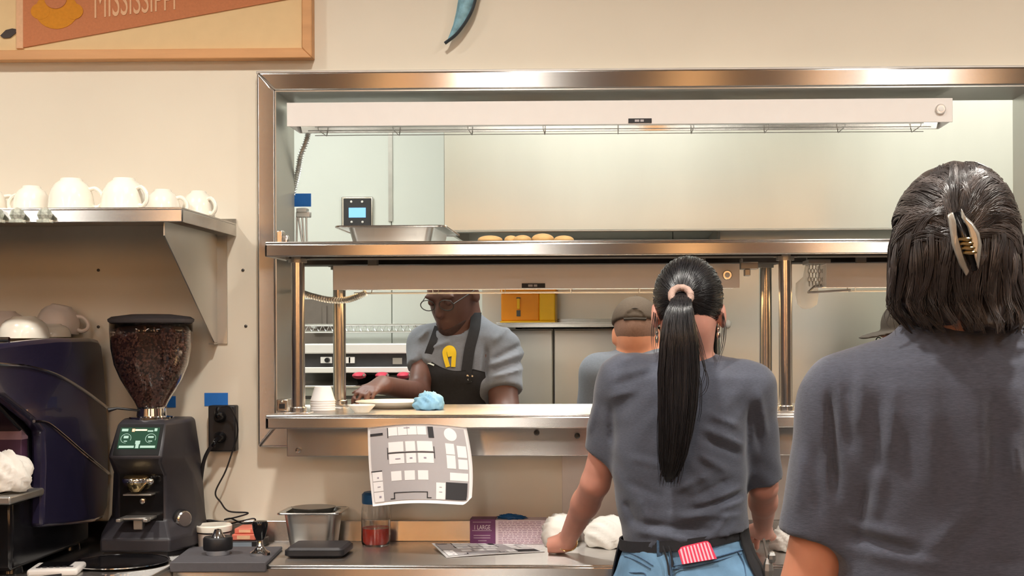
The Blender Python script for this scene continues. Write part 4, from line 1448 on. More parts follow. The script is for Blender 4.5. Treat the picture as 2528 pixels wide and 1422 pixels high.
obj('recess_panel', MB().box(gc - .055, gc + .055, yr - .002, yr + .01, .965, 1.118), 'black_gloss', t)
sp = obj('spout', MB().lathe([(.026, 1.102), (.031, 1.098), (.031, 1.084), (.020, 1.070), (.012, 1.062)], (gc - .005, yr - .028, 0), 28), 'gold', t)
obj('spout_collar', MB().lathe([(.0315, 1.096), (.033, 1.094), (.033, 1.088), (.0315, 1.086)], (gc - .005, yr - .028, 0), 28, False), 'chrome', sp)
obj('spout_screw', MB().ball((gc + .032, yr - .03, 1.088), (.009, .006, .009), 12, 8), 'chrome', sp)
obj('spout_tray', MB().box(gc - .036, gc + .036, yr - .035, yr - .002, 1.052, 1.056), 'steel_dull', t, .001)
obj('shot_button', MB().lathe([(.007, 0), (.007, .006), (.004, .007)], (gc + .004, yr - .002, 1.035), 14, R=Matrix.Rotation(math.radians(90), 3, 'X')), 'steel_tube', t)
fk = MB().box(gc - .040, gc + .040, yr - .05, yr - .002, .992, .999).box(gc - .012, gc + .012, yr - .03, yr - .002, .965, .992).box(gc - .04, gc - .028, yr - .075, yr - .05, .990, .999).box(gc + .028, gc + .04, yr - .075, yr - .05, .990, .999)
obj('portafilter_fork', fk, 'steel_dull', t, .002)
Rd = Matrix.Rotation(math.radians(52), 3, 'Z') @ Matrix.Rotation(math.radians(90), 3, 'X')
dc = Vector((gc + .090, GY + .085, .985))
dl = obj('adjust_dial', MB().lathe([(.021, 0), (.021, .014), (.018, .017)], tuple(dc), 28, R=Rd), 'steel_tube', t)
obj('dial_collar', MB().lathe([(.024, -.01), (.024, .004)], tuple(dc), 28, R=Rd), 'black_plastic', dl)
# hopper
hc = (gc + .002, 3.455, 0)
zg = lambda py: WZ(py, 3.455, 372)
obj('hopper_clamp', MB().lathe([(.050, zg(1040)), (.056, zg(1036)), (.056, zg(1028)), (.038, zg(1026)), (.036, zg(1008)), (.040, zg(1004))], hc, 32), 'chrome', t)
obj('clamp_lever', MB().tube([(gc - .03, 3.44, zg(1012)), (gc - .075, 3.42, zg(1006)), (gc - .095, 3.41, zg(1010))], [.003, .003, .006], 8), 'black_plastic', t)
hp = [(.036, zg(1006)), (.044, zg(990)), (.060, zg(965)), (.078, zg(935)), (.093, zg(900)), (.101, zg(860)), (.104, zg(820)), (.104, zg(796))]
gl = [(r, z) for r, z in hp] + [(r - .003, z) for r, z in hp[::-1]]
obj('hopper_glass', MB().lathe(gl, hc, 48, False), 'glass', t, smooth='all')
obj('hopper_lid', MB().lathe([(.100, zg(800)), (.107, zg(794)), (.108, zg(788)), (.098, zg(782)), (.05, zg(776)), (.001, zg(775))], hc, 48), 'rubber_grey', t)
obj('bean_core', MB().lathe([(r - .010, z) for r, z in hp[:-2]] + [(.094, zg(828)), (.090, zg(822)), (.03, zg(818))], hc, 32), 'bean_core', t)
bm_ = MB()
rs = np.random.default_rng(3)
prr = np.array(hp)
for i in range(2700):
    zz = rs.uniform(zg(1002), zg(818))
    rr_ = np.interp(zz, prr[:, 1], prr[:, 0]) - .0065
    if zz > zg(823):
        rr_ *= math.sqrt(rs.uniform(0, 1))
    a = rs.uniform(math.pi * .75, math.pi * 2.25) if rs.uniform() < .9 else rs.uniform(0, 6.28)
    R = Euler(rs.uniform(0, 6.28, 3)).to_matrix()
    bm_.ball((hc[0] + rr_ * math.cos(a), hc[1] + rr_ * math.sin(a), zz), (.0042, .0031, .0026), 6, 4, R=R)
o = obj('coffee_beans', bm_, 'bean', t, smooth='all')
o['kind'] = 'stuff'
# round tray under it
c = on(312, 3.262)
t = thing('round_tray', 'round black tray with bright rim before the coffee grinder', 'tray', (c.x, c.y, Z0))
obj('dish', MB().lathe([(.095, Z0), (.110, Z0 + .006), (.108, Z0 + .007), (.094, Z0 + .003), (.001, Z0 + .003)], (c.x, 3.225, 0), 48), 'black_gloss', t)
obj('rim', MB().lathe([(.110, Z0 + .005), (.114, Z0 + .007), (.114, Z0 + .009), (.109, Z0 + .008)], (c.x, 3.225, 0), 48, False), 'chrome', t)
# card reader
c = on(135, 3.10)
t = thing('card_reader', 'white card reader with dark keypad at the bottom left', 'card reader', (c.x, 3.10, Z0))
Rr = .18
obj('case', MB().box(c.x - .056, c.x + .056, 3.06, 3.165, Z0, Z0 + .017, rz=Rr), 'white_enamel', t, .006)
obj('keypad', MB().box(c.x - .040, c.x + .030, 3.085, 3.155, Z0 + .017, Z0 + .0185, rz=Rr), 'black_gloss', t)
for k in range(6):
    obj('key', MB().box(c.x - .034 + k * .014, c.x - .025 + k * .014, 3.075 + .003 * k, 3.082 + .003 * k, Z0 + .017, Z0 + .019), 'ink_black', t)
obj('cable', MB().tube(spline([(c.x + .03, 3.065, Z0 + .004), (c.x - .03, 3.02, Z0 + .003), (c.x - .12, 2.97, Z0 + .003)], 6), .0025, 6), 'black_plastic', t)

# ------------------------------------------------------------------ tamping mat and tools
p0, p1, p2, p3 = on(424, 3.215), on(660, 3.215), on(697, 3.44), on(470, 3.44)
t = thing('tamping_mat', 'dark grey rubber tamping mat hooked over the counter edge', 'mat', (p0.x, 3.3, ZC))
th = .010
obj('pad', MB().prism([(p0.x, 3.205), (p1.x, 3.205), (p2.x, 3.44), (p3.x, 3.44)], 'z', Z0, ZC + th), 'rubber_grey', t, .002)
obj('front_lip', MB().box(p0.x, p1.x, 3.197, 3.2085, ZC - .014, ZC + th), 'rubber_grey', t, .002)
ZM = ZC + th + .0005
c = on(538, 3.315)
t = thing('coffee_distributor', 'black ringed coffee distributor on the tamping mat', 'coffee tool', (c.x, c.y, ZM))
obj('base', MB().lathe([(.029, ZM), (.029, ZM + .012)], (c.x, c.y, 0), 32), 'chrome', t)
obj('grip_ring', MB().lathe([(.0345, ZM + .012), (.036, ZM + .016), (.036, ZM + .040), (.033, ZM + .044), (.02, ZM + .043)], (c.x, c.y, 0), 32), 'black_plastic', t)
obj('top_knob', MB().lathe([(.018, ZM + .043), (.012, ZM + .052), (.008, ZM + .062), (.001, ZM + .064)], (c.x, c.y, 0), 24), 'chrome', t)
c = on(642, 3.30)
t = thing('tamper', 'coffee tamper with black handle and chrome foot on the mat', 'coffee tool', (c.x, c.y, ZM))
obj('foot', MB().lathe([(.025, ZM), (.025, ZM + .007), (.016, ZM + .012), (.008, ZM + .024), (.007, ZM + .038)], (c.x, c.y, 0), 32), 'chrome', t)
obj('handle', MB().lathe([(.009, ZM + .038), (.013, ZM + .046), (.018, ZM + .064), (.0195, ZM + .078), (.017, ZM + .084), (.001, ZM + .086)], (c.x, c.y, 0), 28), 'black_gloss', t)
c = on(528, 3.49)
t = thing('lidded_tub', 'white tub with a lid behind the coffee distributor', 'tub', (c.x, c.y, Z0))
obj('tub_body', MB().lathe([(.038, Z0), (.043, Z0 + .04)], (c.x, c.y, 0), 36), 'white_bowl', t)
obj('tub_lid', MB().lathe([(.046, Z0 + .043), (.047, Z0 + .047), (.047, Z0 + .057), (.044, Z0 + .060), (.038, Z0 + .056), (.001, Z0 + .056)], (c.x, c.y, 0), 36), 'porcelain', t)
obj('tub_band', MB().lathe([(.0435, Z0 + .039), (.0445, Z0 + .043)], (c.x, c.y, 0), 36), 'black_plastic', t)
for i, (z0, z1, m, lab) in enumerate(((Z0, Z0 + .020, 'black_plastic', 'black flat case under the salmon boxes beside the white tub'), (Z0 + .0205, Z0 + .036, 'salmon_card', 'lower salmon coloured box on the black case'),
                                      (Z0 + .0365, Z0 + .050, 'salmon_card', 'upper salmon coloured box beside the white tub'))):
    c = on(612, 3.50)
    w_ = (.052, .034, .030)[i]
    t = thing('small_box', lab, 'box', (c.x, 3.5, z0), 'small boxes behind the tamper')
    obj('box_body', MB().box(c.x - w_, c.x + w_ * .8, 3.46 + .01 * i, 3.555, z0, z1), m, t, .002)
    obj('box_label', MB().box(c.x - w_ * .6, c.x + w_ * .4, 3.4592 + .01 * i, 3.46 + .01 * i, z0 + .003, z1 - .003), 'blue_grey_card' if i == 0 else 'felt_cream', t)

# outlet box with plugs, tapes and cords
a, b = W(509, 1002, 3.55), W(577, 1116, 3.55)
t = thing('outlet_box', 'black wall outlet box with two plugs in it', 'outlet', ((a.x + b.x) / 2, WY, b.z))
obj('cover_plate', MB().box(a.x, b.x, 3.566, WY, b.z, a.z), 'black_plastic', t, .004)
for px, py in ((541, 1030), (541, 1080)):
    c = W(px, py, 3.55)
    pl = obj('plug', MB().lathe([(.015, 0), (.015, .016), (.009, .030)], (c.x, 3.566, c.z), 16, R=Matrix.Rotation(math.radians(90), 3, 'X')), 'black_gloss', t)
    obj('plug_neck', MB().tube(spline([(c.x, 3.542, c.z), (c.x, 3.530, c.z + .012), (c.x + .002, 3.535, c.z + .026)] if py < 1050 else [(c.x, 3.542, c.z), (c.x - .006, 3.532, c.z - .01), (c.x - .012, 3.535, c.z - .022)], 4), .006, 8), 'black_gloss', pl)
c0, c1 = W(505, 970, WY), W(563, 1002, WY)
tag(obj('tape_strip', MB().box(c0.x, c1.x, WY - .0015, WY - .0002, c1.z, c0.z), 'tape_blue'), 'blue tape strip on the wall above the outlet box', 'tape', 'blue tape strips')
c0, c1 = W(410, 978, WY), W(434, 1006, WY)
tag(obj('tape_strip', MB().box(c0.x, c1.x, WY - .0015, WY - .0002, c1.z, c0.z), 'tape_blue'), 'blue tape strip half hidden behind the bean hopper', 'tape', 'blue tape strips')
pt = [W(533, 1090, 3.535), W(516, 1110, 3.535), W(503, 1140, 3.54), W(496, 1190, 3.55), W(496, 1240, 3.55), W(490, 1272, 3.545), W(476, 1290, 3.535), Vector((WX(455, 3.53), 3.53, ZC + .15))]
tag(obj('power_cord', MB().tube(spline(pt, 8), .0052, 8), 'black_plastic'), 'thick black power cord running down to the coffee grinder', 'cord')
zf = Z0 + .0025
pts = [W(545, 1005, 3.535), W(568, 1005, 3.535), W(584, 1040, 3.54), W(586, 1075, 3.55), W(572, 1120, 3.56), W(556, 1165, 3.56), W(532, 1215, 3.56), W(545, 1240, 3.56), W(565, 1262, 3.56), W(612, 1266, 3.55), W(590, 1275, 3.54), W(555, 1283, 3.56),
       W(570, 1280, 3.57), W(600, 1292, 3.575), W(628, 1288, 3.56), W(625, 1280, 3.55), W(590, 1288, 3.55), W(560, 1292, 3.57), W(520, 1284, 3.57), W(490, 1288, 3.55)]
tag(obj('thin_cord', MB().tube(spline(pts, 8), .0022, 6), 'black_plastic'), 'thin black cord looping from the outlet down to the counter', 'cord')

# ------------------------------------------------------------------ containers
c0, c1 = on(697, 3.45), on(826, 3.45)
zr = WZ(1270, 3.45, 760)
t = thing('steel_food_pan', 'deep stainless food pan on the counter behind the black scale', 'pan', ((c0.x + c1.x) / 2, 3.5, Z0))
x0, x1, y0, y1 = c0.x, c1.x, 3.452, 3.575
obj('pan_body', MB().loft([ringr(x0 + .012, x1 - .010, y0 + .012, y1 - .012, Z0, .022), ringr(x0 + .004, x1 - .003, y0 + .004, y1 - .004, zr - .03, .024), ringr(x0, x1, y0, y1, zr, .024), ringr(x0 - .012, x1 + .012, y0 - .010, y1 + .008, zr, .012), ringr(x0 - .012, x1 + .012, y0 - .010, y1 + .008, zr + .003, .012),
                           ringr(x0 + .003, x1 - .003, y0 + .003, y1 - .003, zr + .003, .024), ringr(x0 + .016, x1 - .014, y0 + .016, y1 - .016, Z0 + .004, .022)]), 'steel_soft', t)
obj('pan_rim', MB().tube([Vector(p) for p in ringr(x0 - .012, x1 + .012, y0 - .010, y1 + .008, zr + .002, .012)] + [Vector(ringr(x0 - .012, x1 + .012, y0 - .010, y1 + .008, zr + .002, .012)[0])], .0025, 6), 'steel_tube', t)
obj('insert_dish', MB().lathe([(.048, zr - .004), (.056, zr + .010), (.058, zr + .012), (.054, zr + .011), (.03, zr + .001), (.001, zr)], ((x0 + x1) / 2, (y0 + y1) / 2, 0), 36, sy=.95), 'steel_dull', t)
c0, c1 = on(700, 3.30), on(848, 3.30)
t = thing('kitchen_scale', 'flat black kitchen scale in front of the steel pan', 'scale', ((c0.x + c1.x) / 2, 3.35, Z0))
obj('scale_base', MB().loft([ringr(c0.x + .012, c1.x - .012, 3.312, 3.425, Z0, .012), ringr(c0.x, c1.x, 3.30, 3.435, Z0 + .008, .014), ringr(c0.x, c1.x, 3.30, 3.435, Z0 + .020, .014)]), 'black_plastic', t)
obj('scale_platform', MB().loft([ringr(c0.x + .003, c1.x - .003, 3.304, 3.432, Z0 + .0205, .012), ringr(c0.x + .008, c1.x - .008, 3.308, 3.428, Z0 + .0265, .010)]), 'charcoal', t)
c = on(928, 3.52)
zj = WZ(1214, 3.52, 920)
t = thing('squeeze_jar', 'clear jar with red sauce in the bottom, below the hanging chart', 'jar', (c.x, 3.52, Z0))
r = .038
obj('jar_wall', MB().lathe([(r * .92, Z0), (r, Z0 + .01), (r, zj - .05), (r * .9, zj - .03), (r * .9, zj - .02), (r * .87, zj - .02), (r * .87, zj - .03), (r * .96, zj - .05), (r * .96, Z0 + .012), (r * .85, Z0 + .004)], (c.x, 3.52, 0), 36), 'glass', t)
obj('sauce', MB().lathe([(r * .84, Z0 + .005), (r * .94, Z0 + .013), (r * .94, Z0 + .046), (.001, Z0 + .044)], (c.x, 3.52, 0), 32), 'red_sauce', t)
obj('jar_lid', MB().lathe([(r * .93, zj - .030), (r * .95, zj - .026), (r * .95, zj - .006), (r * .8, zj), (.001, zj)], (c.x, 3.52, 0), 32), 'foil_blue', t)
# glove box
c0, c1, c2 = on(1160, 3.525), on(1223, 3.525), on(1347, 3.525)
zg1 = WZ(1282, 3.525, 1250)
t = thing('glove_box', 'purple and white carton of disposable gloves against the backsplash', 'carton', ((c0.x + c2.x) / 2, 3.55, Z0))
obj('purple_end', MB().box(c0.x, c1.x, 3.525, 3.582, Z0, zg1), 'purple_card', t, .001)
wf = obj('white_face', MB().box(c1.x, c2.x, 3.525, 3.582, Z0, zg1 - .002), 'card_lilac', t, .001)
obj('side_face', MB().box(c2.x, c2.x + .002, 3.528, 3.58, Z0, zg1 - .004), 'ink_mauve', t)
tm = text_mb('1 LARGE', .017, .0003)
w_ = max(v[0] for v in tm.v)
tm.v = [(c0.x + .010 + v[0] / w_ * .044, 3.5245 - v[2] - .0004, WZ(1307, 3.525, 1190) + v[1]) for v in tm.v]
pe = [o for o in t.children if o.name.startswith('purple_end')][0]
obj('lettering', tm, 'card_lilac', pe, smooth=False)
ln = MB()
for k, (a, b, z) in enumerate(((.006, .058, 1311), (.010, .054, 1323), (.010, .054, 1329), (.022, .044, 1336), (.008, .056, 1290))):
    zz = WZ(z, 3.525, 1190)
    ln.box(c0.x + a, c0.x + b, 3.5242, 3.525, zz, zz + .0022)
obj('small_print', ln, 'ink_mauve', pe)
ln = MB()
rs = np.random.default_rng(9)
for k in range(13):
    zz = zg1 - .008 - k * .0046
    x = c1.x + .008
    while x < c2.x - .012:
        l = rs.uniform(.004, .014)
        ln.box(x, min(x + l, c2.x - .008), 3.5246, 3.5251, zz, zz + .0018)
        x += l + .003
obj('small_print', ln, 'ink_mauve', wf)
cg = on(1262, 3.55)
crumple('glove_tuft', None, None, (cg.x, 3.552, zg1 - .004), .040, .020, .013, 'glove_deep', 21, amp=.6, parts=t)
# chart lying on the counter
q = [on(1066, 3.487), on(1290, 3.52), on(1345, 3.40), on(1102, 3.315)]


def S_flat(u, v):
    p = (q[0] * (1 - u) + q[1] * u) * (1 - v) + (q[3] * (1 - u) + q[2] * u) * v
    p = p.copy()
    p.z = Z0 + .0006 + .008 * (1 - u) ** 2 * (1 - v) * 1.0 + .002 * math.sin(math.pi * u)
    return p


chart('plating_chart', 'laminated grey prep chart lying flat on the counter', S_flat, 'laminated prep charts')
# towels
c = on(1384, 3.50)
crumple('white_towel', 'bunched white towel behind the leaning hand', 'towel', (c.x, 3.50, Z0), .050, .05, .078, 'cloth_white', 31, amp=.25)
c = on(1506, 3.49)
o = crumple('printed_towel', 'white towel with green print between the arm and the grey shirt', 'towel', (c.x, 3.49, Z0), .072, .06, .075, 'cloth_white', 36, amp=.28)
g = MB()
cc = on(1488, 3.45)
for dx, dz, rx, rz in ((0, .056, .016, .005), (.012, .046, .010, .003), (-.02, .050, .006, .003)):
    g.ball((c.x + dx, 3.468, Z0 + dz), (rx, .012, rz), 12, 6)
obj('green_print', g, 'print_green', o)
c = on(1940, 3.47)
crumple('white_rag', 'white rag on the counter between the two women', 'towel', (c.x, 3.42, Z0), .05, .05, .06, 'cloth_white', 41, amp=.3)

# ------------------------------------------------------------------ people
class Trunk:
    """a body or hair volume given by its outline in the picture: rows (py, xl, xr, cy, ry) at depth d"""

    def __init__(s, rows, d, p=2.4, grow=0.0):
        K = []
        for py, xl_, xr_, cy, ry in rows:
            a, b = W(xl_, py, d), W(xr_, py, d)
            K.append(((a.z + b.z) / 2, (a.x + b.x) / 2, cy, (b.x - a.x) / 2 + grow, ry + grow))
        s.K = np.array(sorted(K), np.float32)
        s.p = p

    def sdf(s, P, grow=0.0):
        K = s.K.copy()
        K[:, 3:] += grow
        return f_loft(P, [tuple(r) for r in K], s.p)

    def at(s, z):
        return [float(np.interp(z, s.K[:, 0], s.K[:, j])) for j in range(1, 5)]

    def near(s, x, z, lift=0.0):
        """depth of the surface that faces the room (smaller y)"""
        cx, cy, rx, ry = s.at(z)
        k = min(1.0, abs((x - cx) / rx))
        return cy - ry * max(0.0, 1 - k ** s.p) ** (1 / s.p) - lift

    def pt(s, px, py, d, lift=0.0):
        q = W(px, py, d)
        for _ in range(3):
            q = W(px, py, s.near(q.x, q.z, lift))
        return q


def axes(fwd):
    f = Vector(fwd).normalized()
    r = f.cross(Vector((0, 0, 1))).normalized()
    u = r.cross(f)
    return np.array([[r.x, f.x, u.x], [r.y, f.y, u.y], [r.z, f.z, u.z]], np.float32)


def f_head(P, c, R, s=1.0):
    q = ((P - np.array(c, np.float32)) @ R) / s
    d = f_ell(q, (0, -.012, .035), (.075, .095, .088))
    d = smin(d, f_ell(q, (0, .030, -.045), (.057, .062, .072)), .05)
    d = smin(d, f_cone(q, (0, .066, -.098), (0, .068, -.100), .020, .020), .04)
    d = smin(d, f_cone(q, (0, .092, .005), (0, .108, -.030), .008, .014), .015)
    d = smin(d, f_ell(q, (0, .088, -.062), (.026, .012, .007)), .010)
    d = smin(d, f_ell(q, (0, .085, -.074), (.022, .012, .007)), .010)
    d = smin(d, f_ell(q, (.030, .082, .022), (.026, .012, .008)), .015)
    d = smin(d, f_ell(q, (-.030, .082, .022), (.026, .012, .008)), .015)
    for sx in (-1, 1):
        d = smax(d, -f_ell(q, (sx * .031, .096, .004), (.017, .012, .010)), .010)
        e = f_ell(q, (sx * .080, -.012, -.008), (.010, .019, .032))
        e = smax(e, -f_ell(q, (sx * .092, -.004, -.004), (.008, .010, .018)), .006)
        d = smin(d, e, .008)
    return d * s


def hpt(c, R, s, l):
    v = np.array(c) + R @ (np.array(l) * s)
    return Vector((float(v[0]), float(v[1]), float(v[2])))


def f_hand(P, wrist, fwd, up, s=1.0, curl=0.6, spread=1.0):
    """palm, four fingers and a thumb; fwd along the hand, up is the back of the hand"""
    f = Vector(fwd).normalized()
    u = (Vector(up) - f * Vector(up).dot(f)).normalized()
    r = f.cross(u)
    w = Vector(wrist)
    g = lambda a, b, c: w + f * (a * s) + r * (b * s) + u * (c * s)
    d = f_cone(P, w, g(.03, 0, 0), .021 * s, .020 * s)
    for b in (-.024, -.008, .008, .024):
        d = smin(d, f_cone(P, g(.015, b * .7, 0), g(.078, b, .002), .014 * s, .0115 * s), .016)
    for i, b in enumerate((-.028, -.0095, .0095, .028)):
        L = (.060, .072, .078, .068)[i] * s
        k = g(.080, b, .002)
        d1 = (f * math.cos(curl * .5) - u * math.sin(curl * .5) + r * (b * 3 * spread)).normalized()
        d2 = (f * math.cos(curl * 1.3) - u * math.sin(curl * 1.3) + r * (b * 3 * spread)).normalized()
        d3 = (f * math.cos(curl * 1.9) - u * math.sin(curl * 1.9) + r * (b * 2 * spread)).normalized()
        a1 = k + d1 * L * .45
        a2 = a1 + d2 * L * .32
        a3 = a2 + d3 * L * .23
        fd = np.minimum(np.minimum(f_cone(P, k, a1, .0098 * s, .0088 * s), f_cone(P, a1, a2, .0088 * s, .0080 * s)), f_cone(P, a2, a3, .0080 * s, .0068 * s))
        d = smin(d, fd, .006)
    a, b_, c_ = g(.022, .026, -.006), g(.050, .050, -.010), g(.082, .058, -.014)
    d = smin(d, np.minimum(f_cone(P, a, b_, .014 * s, .0105 * s), f_cone(P, b_, c_, .0105 * s, .008 * s)), .010)
    return d


def legs(P, hips, feet, r0, r1, k=.05):
    d = None
    for hp, ft in zip(hips, feet):
        h, f = Vector(hp), Vector(ft)
        kn = h.lerp(f, .48) + Vector((0, .02, 0))
        e = smin(f_cone(P, h, kn, r0, r0 * .68), f_cone(P, kn, f + Vector((0, 0, .08)), r0 * .66, r1), .03)
        d = e if d is None else smin(d, e, k)
    return d


def shoes(t, feet, fy_=1):
    for f in feet:
        f = Vector(f)
        mb = MB().loft([[(f.x + .045 * math.cos(a * math.pi / 8) * k, f.y + fy_ * .06 + .125 * math.sin(a * math.pi / 8) * k, z) for a in range(16)] for k, z in ((1, .001), (1.03, .02), (.95, .05), (.7, .085), (.55, .10))])
        obj('shoe', mb, 'shoe', t, smooth=True)


def sleeve(P, a, b, ra, rb):
    a, b = Vector(a), Vector(b)
    n = (b - a).normalized()
    d = f_cone(P, a, b + n * .02, ra, rb)
    return np.maximum(d, (P - np.array(b, np.float32)) @ np.array(n, np.float32))


def px_creases(lst, d, g=2.2):
    out = []
    for x0, y0, x1, y1, w, h in lst:
        out.append((W(x0, y0, d), W(x1, y1, d), w * d / FPX, h * g / 1000.0))
    return out


def eyes(t, c, R, s, m='eye_white'):
    for sx in (-1, 1):
        p = hpt(c, R, s, (sx * .031, .083, .004))
        e = obj('eye', MB().ball(p, .0115 * s, 14, 10), 'eye_white', t)
        q = hpt(c, R, s, (sx * .031, .0925, .003))
        obj('iris', MB().ball(q, .0042 * s, 10, 6), 'hair_black', e)


def ribbon(pts, nrm, w, th=.002):
    """flat strap along pts; nrm(p) gives the outward normal"""
    P = [Vector(p) for p in pts]
    rings = []
    for i, p in enumerate(P):
        t_ = (P[min(i + 1, len(P) - 1)] - P[max(i - 1, 0)]).normalized()
        n = Vector(nrm(p)).normalized()
        b = t_.cross(n).normalized()
        rings.append([tuple(p + b * w / 2), tuple(p + b * w / 2 + n * th), tuple(p - b * w / 2 + n * th), tuple(p - b * w / 2)])
    return MB().loft(rings)


# ================================================================= woman with the ponytail
D1 = 3.03
t = thing('person', 'person with a long black ponytail, grey T-shirt and blue jeans leaning on the counter', 'person', (W(1700, 1400, D1).x, D1, 0), 'kitchen staff')
w1 = t
hc1 = W(1699, 776, 3.02)
R1 = axes((0.0, 1.0, -.30))
S1 = .95
tr1 = Trunk([(900, 1600, 1790, D1, .07), (930, 1540, 1850, D1, .095), (970, 1522, 1853, D1, .108), (1030, 1512, 1850, D1, .112), (1100, 1508, 1846, D1, .110), (1180, 1512, 1842, D1, .105), (1240, 1522, 1843, D1, .105),
             (1290, 1532, 1846, D1, .110), (1330, 1540, 1848, D1, .114), (1370, 1542, 1852, D1, .116)], D1)
js1 = Trunk([(1290, 1548, 1832, D1, .100), (1330, 1542, 1838, D1, .108), (1370, 1532, 1852, D1, .118), (1422, 1522, 1880, D1 - .005, .128), (1480, 1518, 1892, D1 - .01, .132), (1560, 1525, 1885, D1, .118), (1640, 1540, 1870, D1, .10)], D1, 2.3)
nb = W(1694, 925, D1)
sL, sR = W(1543, 944, D1), W(1846, 962, D1)
eL, wL = W(1470, 1192, 3.10), W(1398, 1338, 3.345)
cuL = sL.lerp(eL, .70)
eR, wR = W(1884, 1200, 3.10), W(1884, 1310, 3.30)
cuR = sR.lerp(eR, .93)
hipL, hipR = W(1605, 1500, D1), W(1800, 1500, D1)
ftL, ftR = Vector((hipL.x - .03, D1, 0)), Vector((hipR.x + .03, D1 + .02, 0))


def f_body1(P):
    d = f_head(P, hc1, R1, S1)
    d = smin(d, f_cone(P, hpt(hc1, R1, S1, (0, -.035, -.04)), nb + Vector((0, 0, .02)), .049, .052), .03)
    d = smin(d, tr1.sdf(P, -.022), .03)
    d = smin(d, f_cone(P, nb, sL, .045, .040), .04)
    d = smin(d, f_cone(P, nb, sR, .045, .040), .04)
    for s_, e_, w_ in ((sL, eL, wL), (sR, eR, wR)):
        a = smin(f_cone(P, s_, e_, .041, .033), f_cone(P, e_, e_.lerp(w_, .35), .033, .033), .012)
        a = smin(a, f_cone(P, e_.lerp(w_, .3), w_, .033, .021), .012)
        d = smin(d, a, .02)
    d = smin(d, f_hand(P, wL, (-.86, .40, -.27), (-.1, .30, .9), 1.0, .75), .015)
    d = smin(d, f_hand(P, wR, (-.25, .9, -.15), (.1, .2, .95), .92, .8), .015)
    d = smin(d, js1.sdf(P, -.024), .02)
    d = smin(d, legs(P, (hipL, hipR), (ftL, ftR), .075, .036), .04)
    return np.maximum(d, ZC + .002 - P[:, 2] - 10 * (P[:, 1] < 3.18))


body('body', f_body1, (-.16, 2.75, .04), (.48, 3.62, 1.66), .0055, 'skin_light', t)
cr1 = px_creases([(1850, 1238, 1660, 1288, 9, 4), (1845, 1222, 1690, 1262, 7, -3.5), (1838, 1205, 1715, 1250, 7, 3.5), (1810, 1182, 1700, 1232, 7, -3), (1760, 1168, 1660, 1215, 9, 3),
                  (1560, 1312, 1720, 1332, 9, 3.5), (1560, 1292, 1760, 1306, 8, -3.5), (1640, 1270, 1840, 1275, 8, 3), (1545, 1240, 1570, 1300, 10, -3.5), (1575, 1230, 1600, 1290, 9, 3), (1760, 1318, 1800, 1270, 8, 3),
                  (1520, 925, 1620, 905, 9, 3), (1505, 955, 1610, 925, 8, -2.5), (1500, 985, 1580, 960, 8, 2.5), (1725, 1052, 1850, 1105, 9, 3), (1730, 1080, 1840, 1130, 9, -3), (1745, 1020, 1835, 1058, 8, 2.5), (1720, 1120, 1800, 1165, 9, 2.5),
                  (1856, 985, 1852, 1140, 8, -3), (1875, 960, 1905, 1090, 9, 3), (1868, 1010, 1890, 1130, 7, -2), (1508, 1000, 1512, 1110, 9, -4), (1470, 1000, 1448, 1085, 9, 2.5), (1550, 1130, 1640, 1150, 10, 2), (1540, 1190, 1640, 1230, 10, -2)], D1 - .1, 1.8)
hemA, hemB = W(1538, 1347, D1), W(1848, 1300, D1)
hn = np.array((-(hemB - hemA).z, 0, (hemB - hemA).x), np.float32)
hn /= np.linalg.norm(hn)


def f_shirt1(P):
    d = tr1.sdf(P)
    d = smin(d, f_cone(P, nb + Vector((0, 0, -.004)), sL, .062, .056), .035)
    d = smin(d, f_cone(P, nb + Vector((0, 0, -.004)), sR, .062, .056), .035)
    d = smin(d, sleeve(P, sL, cuL, .060, .047), .035)
    d = smin(d, sleeve(P, sR, cuR, .060, .047), .035)
    d = creases(P, d, cr1)
    n = .0016 * np.sin(P[:, 0] * 70 + 3 * np.sin(P[:, 2] * 22)) * np.sin(P[:, 2] * 48 + 2 * np.sin(P[:, 0] * 31))
    d = d + n
    d = np.maximum(d, (np.array(hemA, np.float32) - P) @ hn)
    d = smax(d, -f_cone(P, nb + Vector((0, .01, .03)), nb + Vector((0, .03, .14)), .056, .075), .006)
    return d


body('t_shirt', f_shirt1, (-.14, 2.85, .9), (.5, 3.24, 1.46), .005, 'heather_tee', t, 1)
tee1 = t.children[-1]


def f_jeans1(P):
    d = js1.sdf(P)
    d = smin(d, legs(P, (hipL, hipR), (ftL, ftR), .092, .060, .03), .05)
    g = W(1655, 1430, D1)
    # seat crease
    d = d + .010 * np.exp(-((P[:, 0] - g.x) / .012) ** 2) * np.clip((1.0 - P[:, 2]) / .12, 0, 1) * (P[:, 1] < D1)
    n = .0018 * np.sin(P[:, 0] * 55 + 2 * np.sin(P[:, 2] * 26)) * np.sin(P[:, 2] * 60)
    d = d + n
    top = W(1700, 1296, D1).z
    return np.maximum(np.maximum(d, P[:, 2] - top), .06 - P[:, 2])


jn = body('jeans', f_jeans1, (-.1, 2.82, .03), (.48, 3.24, 1.04), .006, 'denim', t)


def jp(px, py, lift=.003):
    return js1.pt(px, py, D1 - .1, lift)


def seam(pts, r=.0014, m='denim_seam', nm='seam'):
    q = [jp(*p) for p in pts]
    obj(nm, MB().tube(spline(q, 6), r, 6), m, jn)


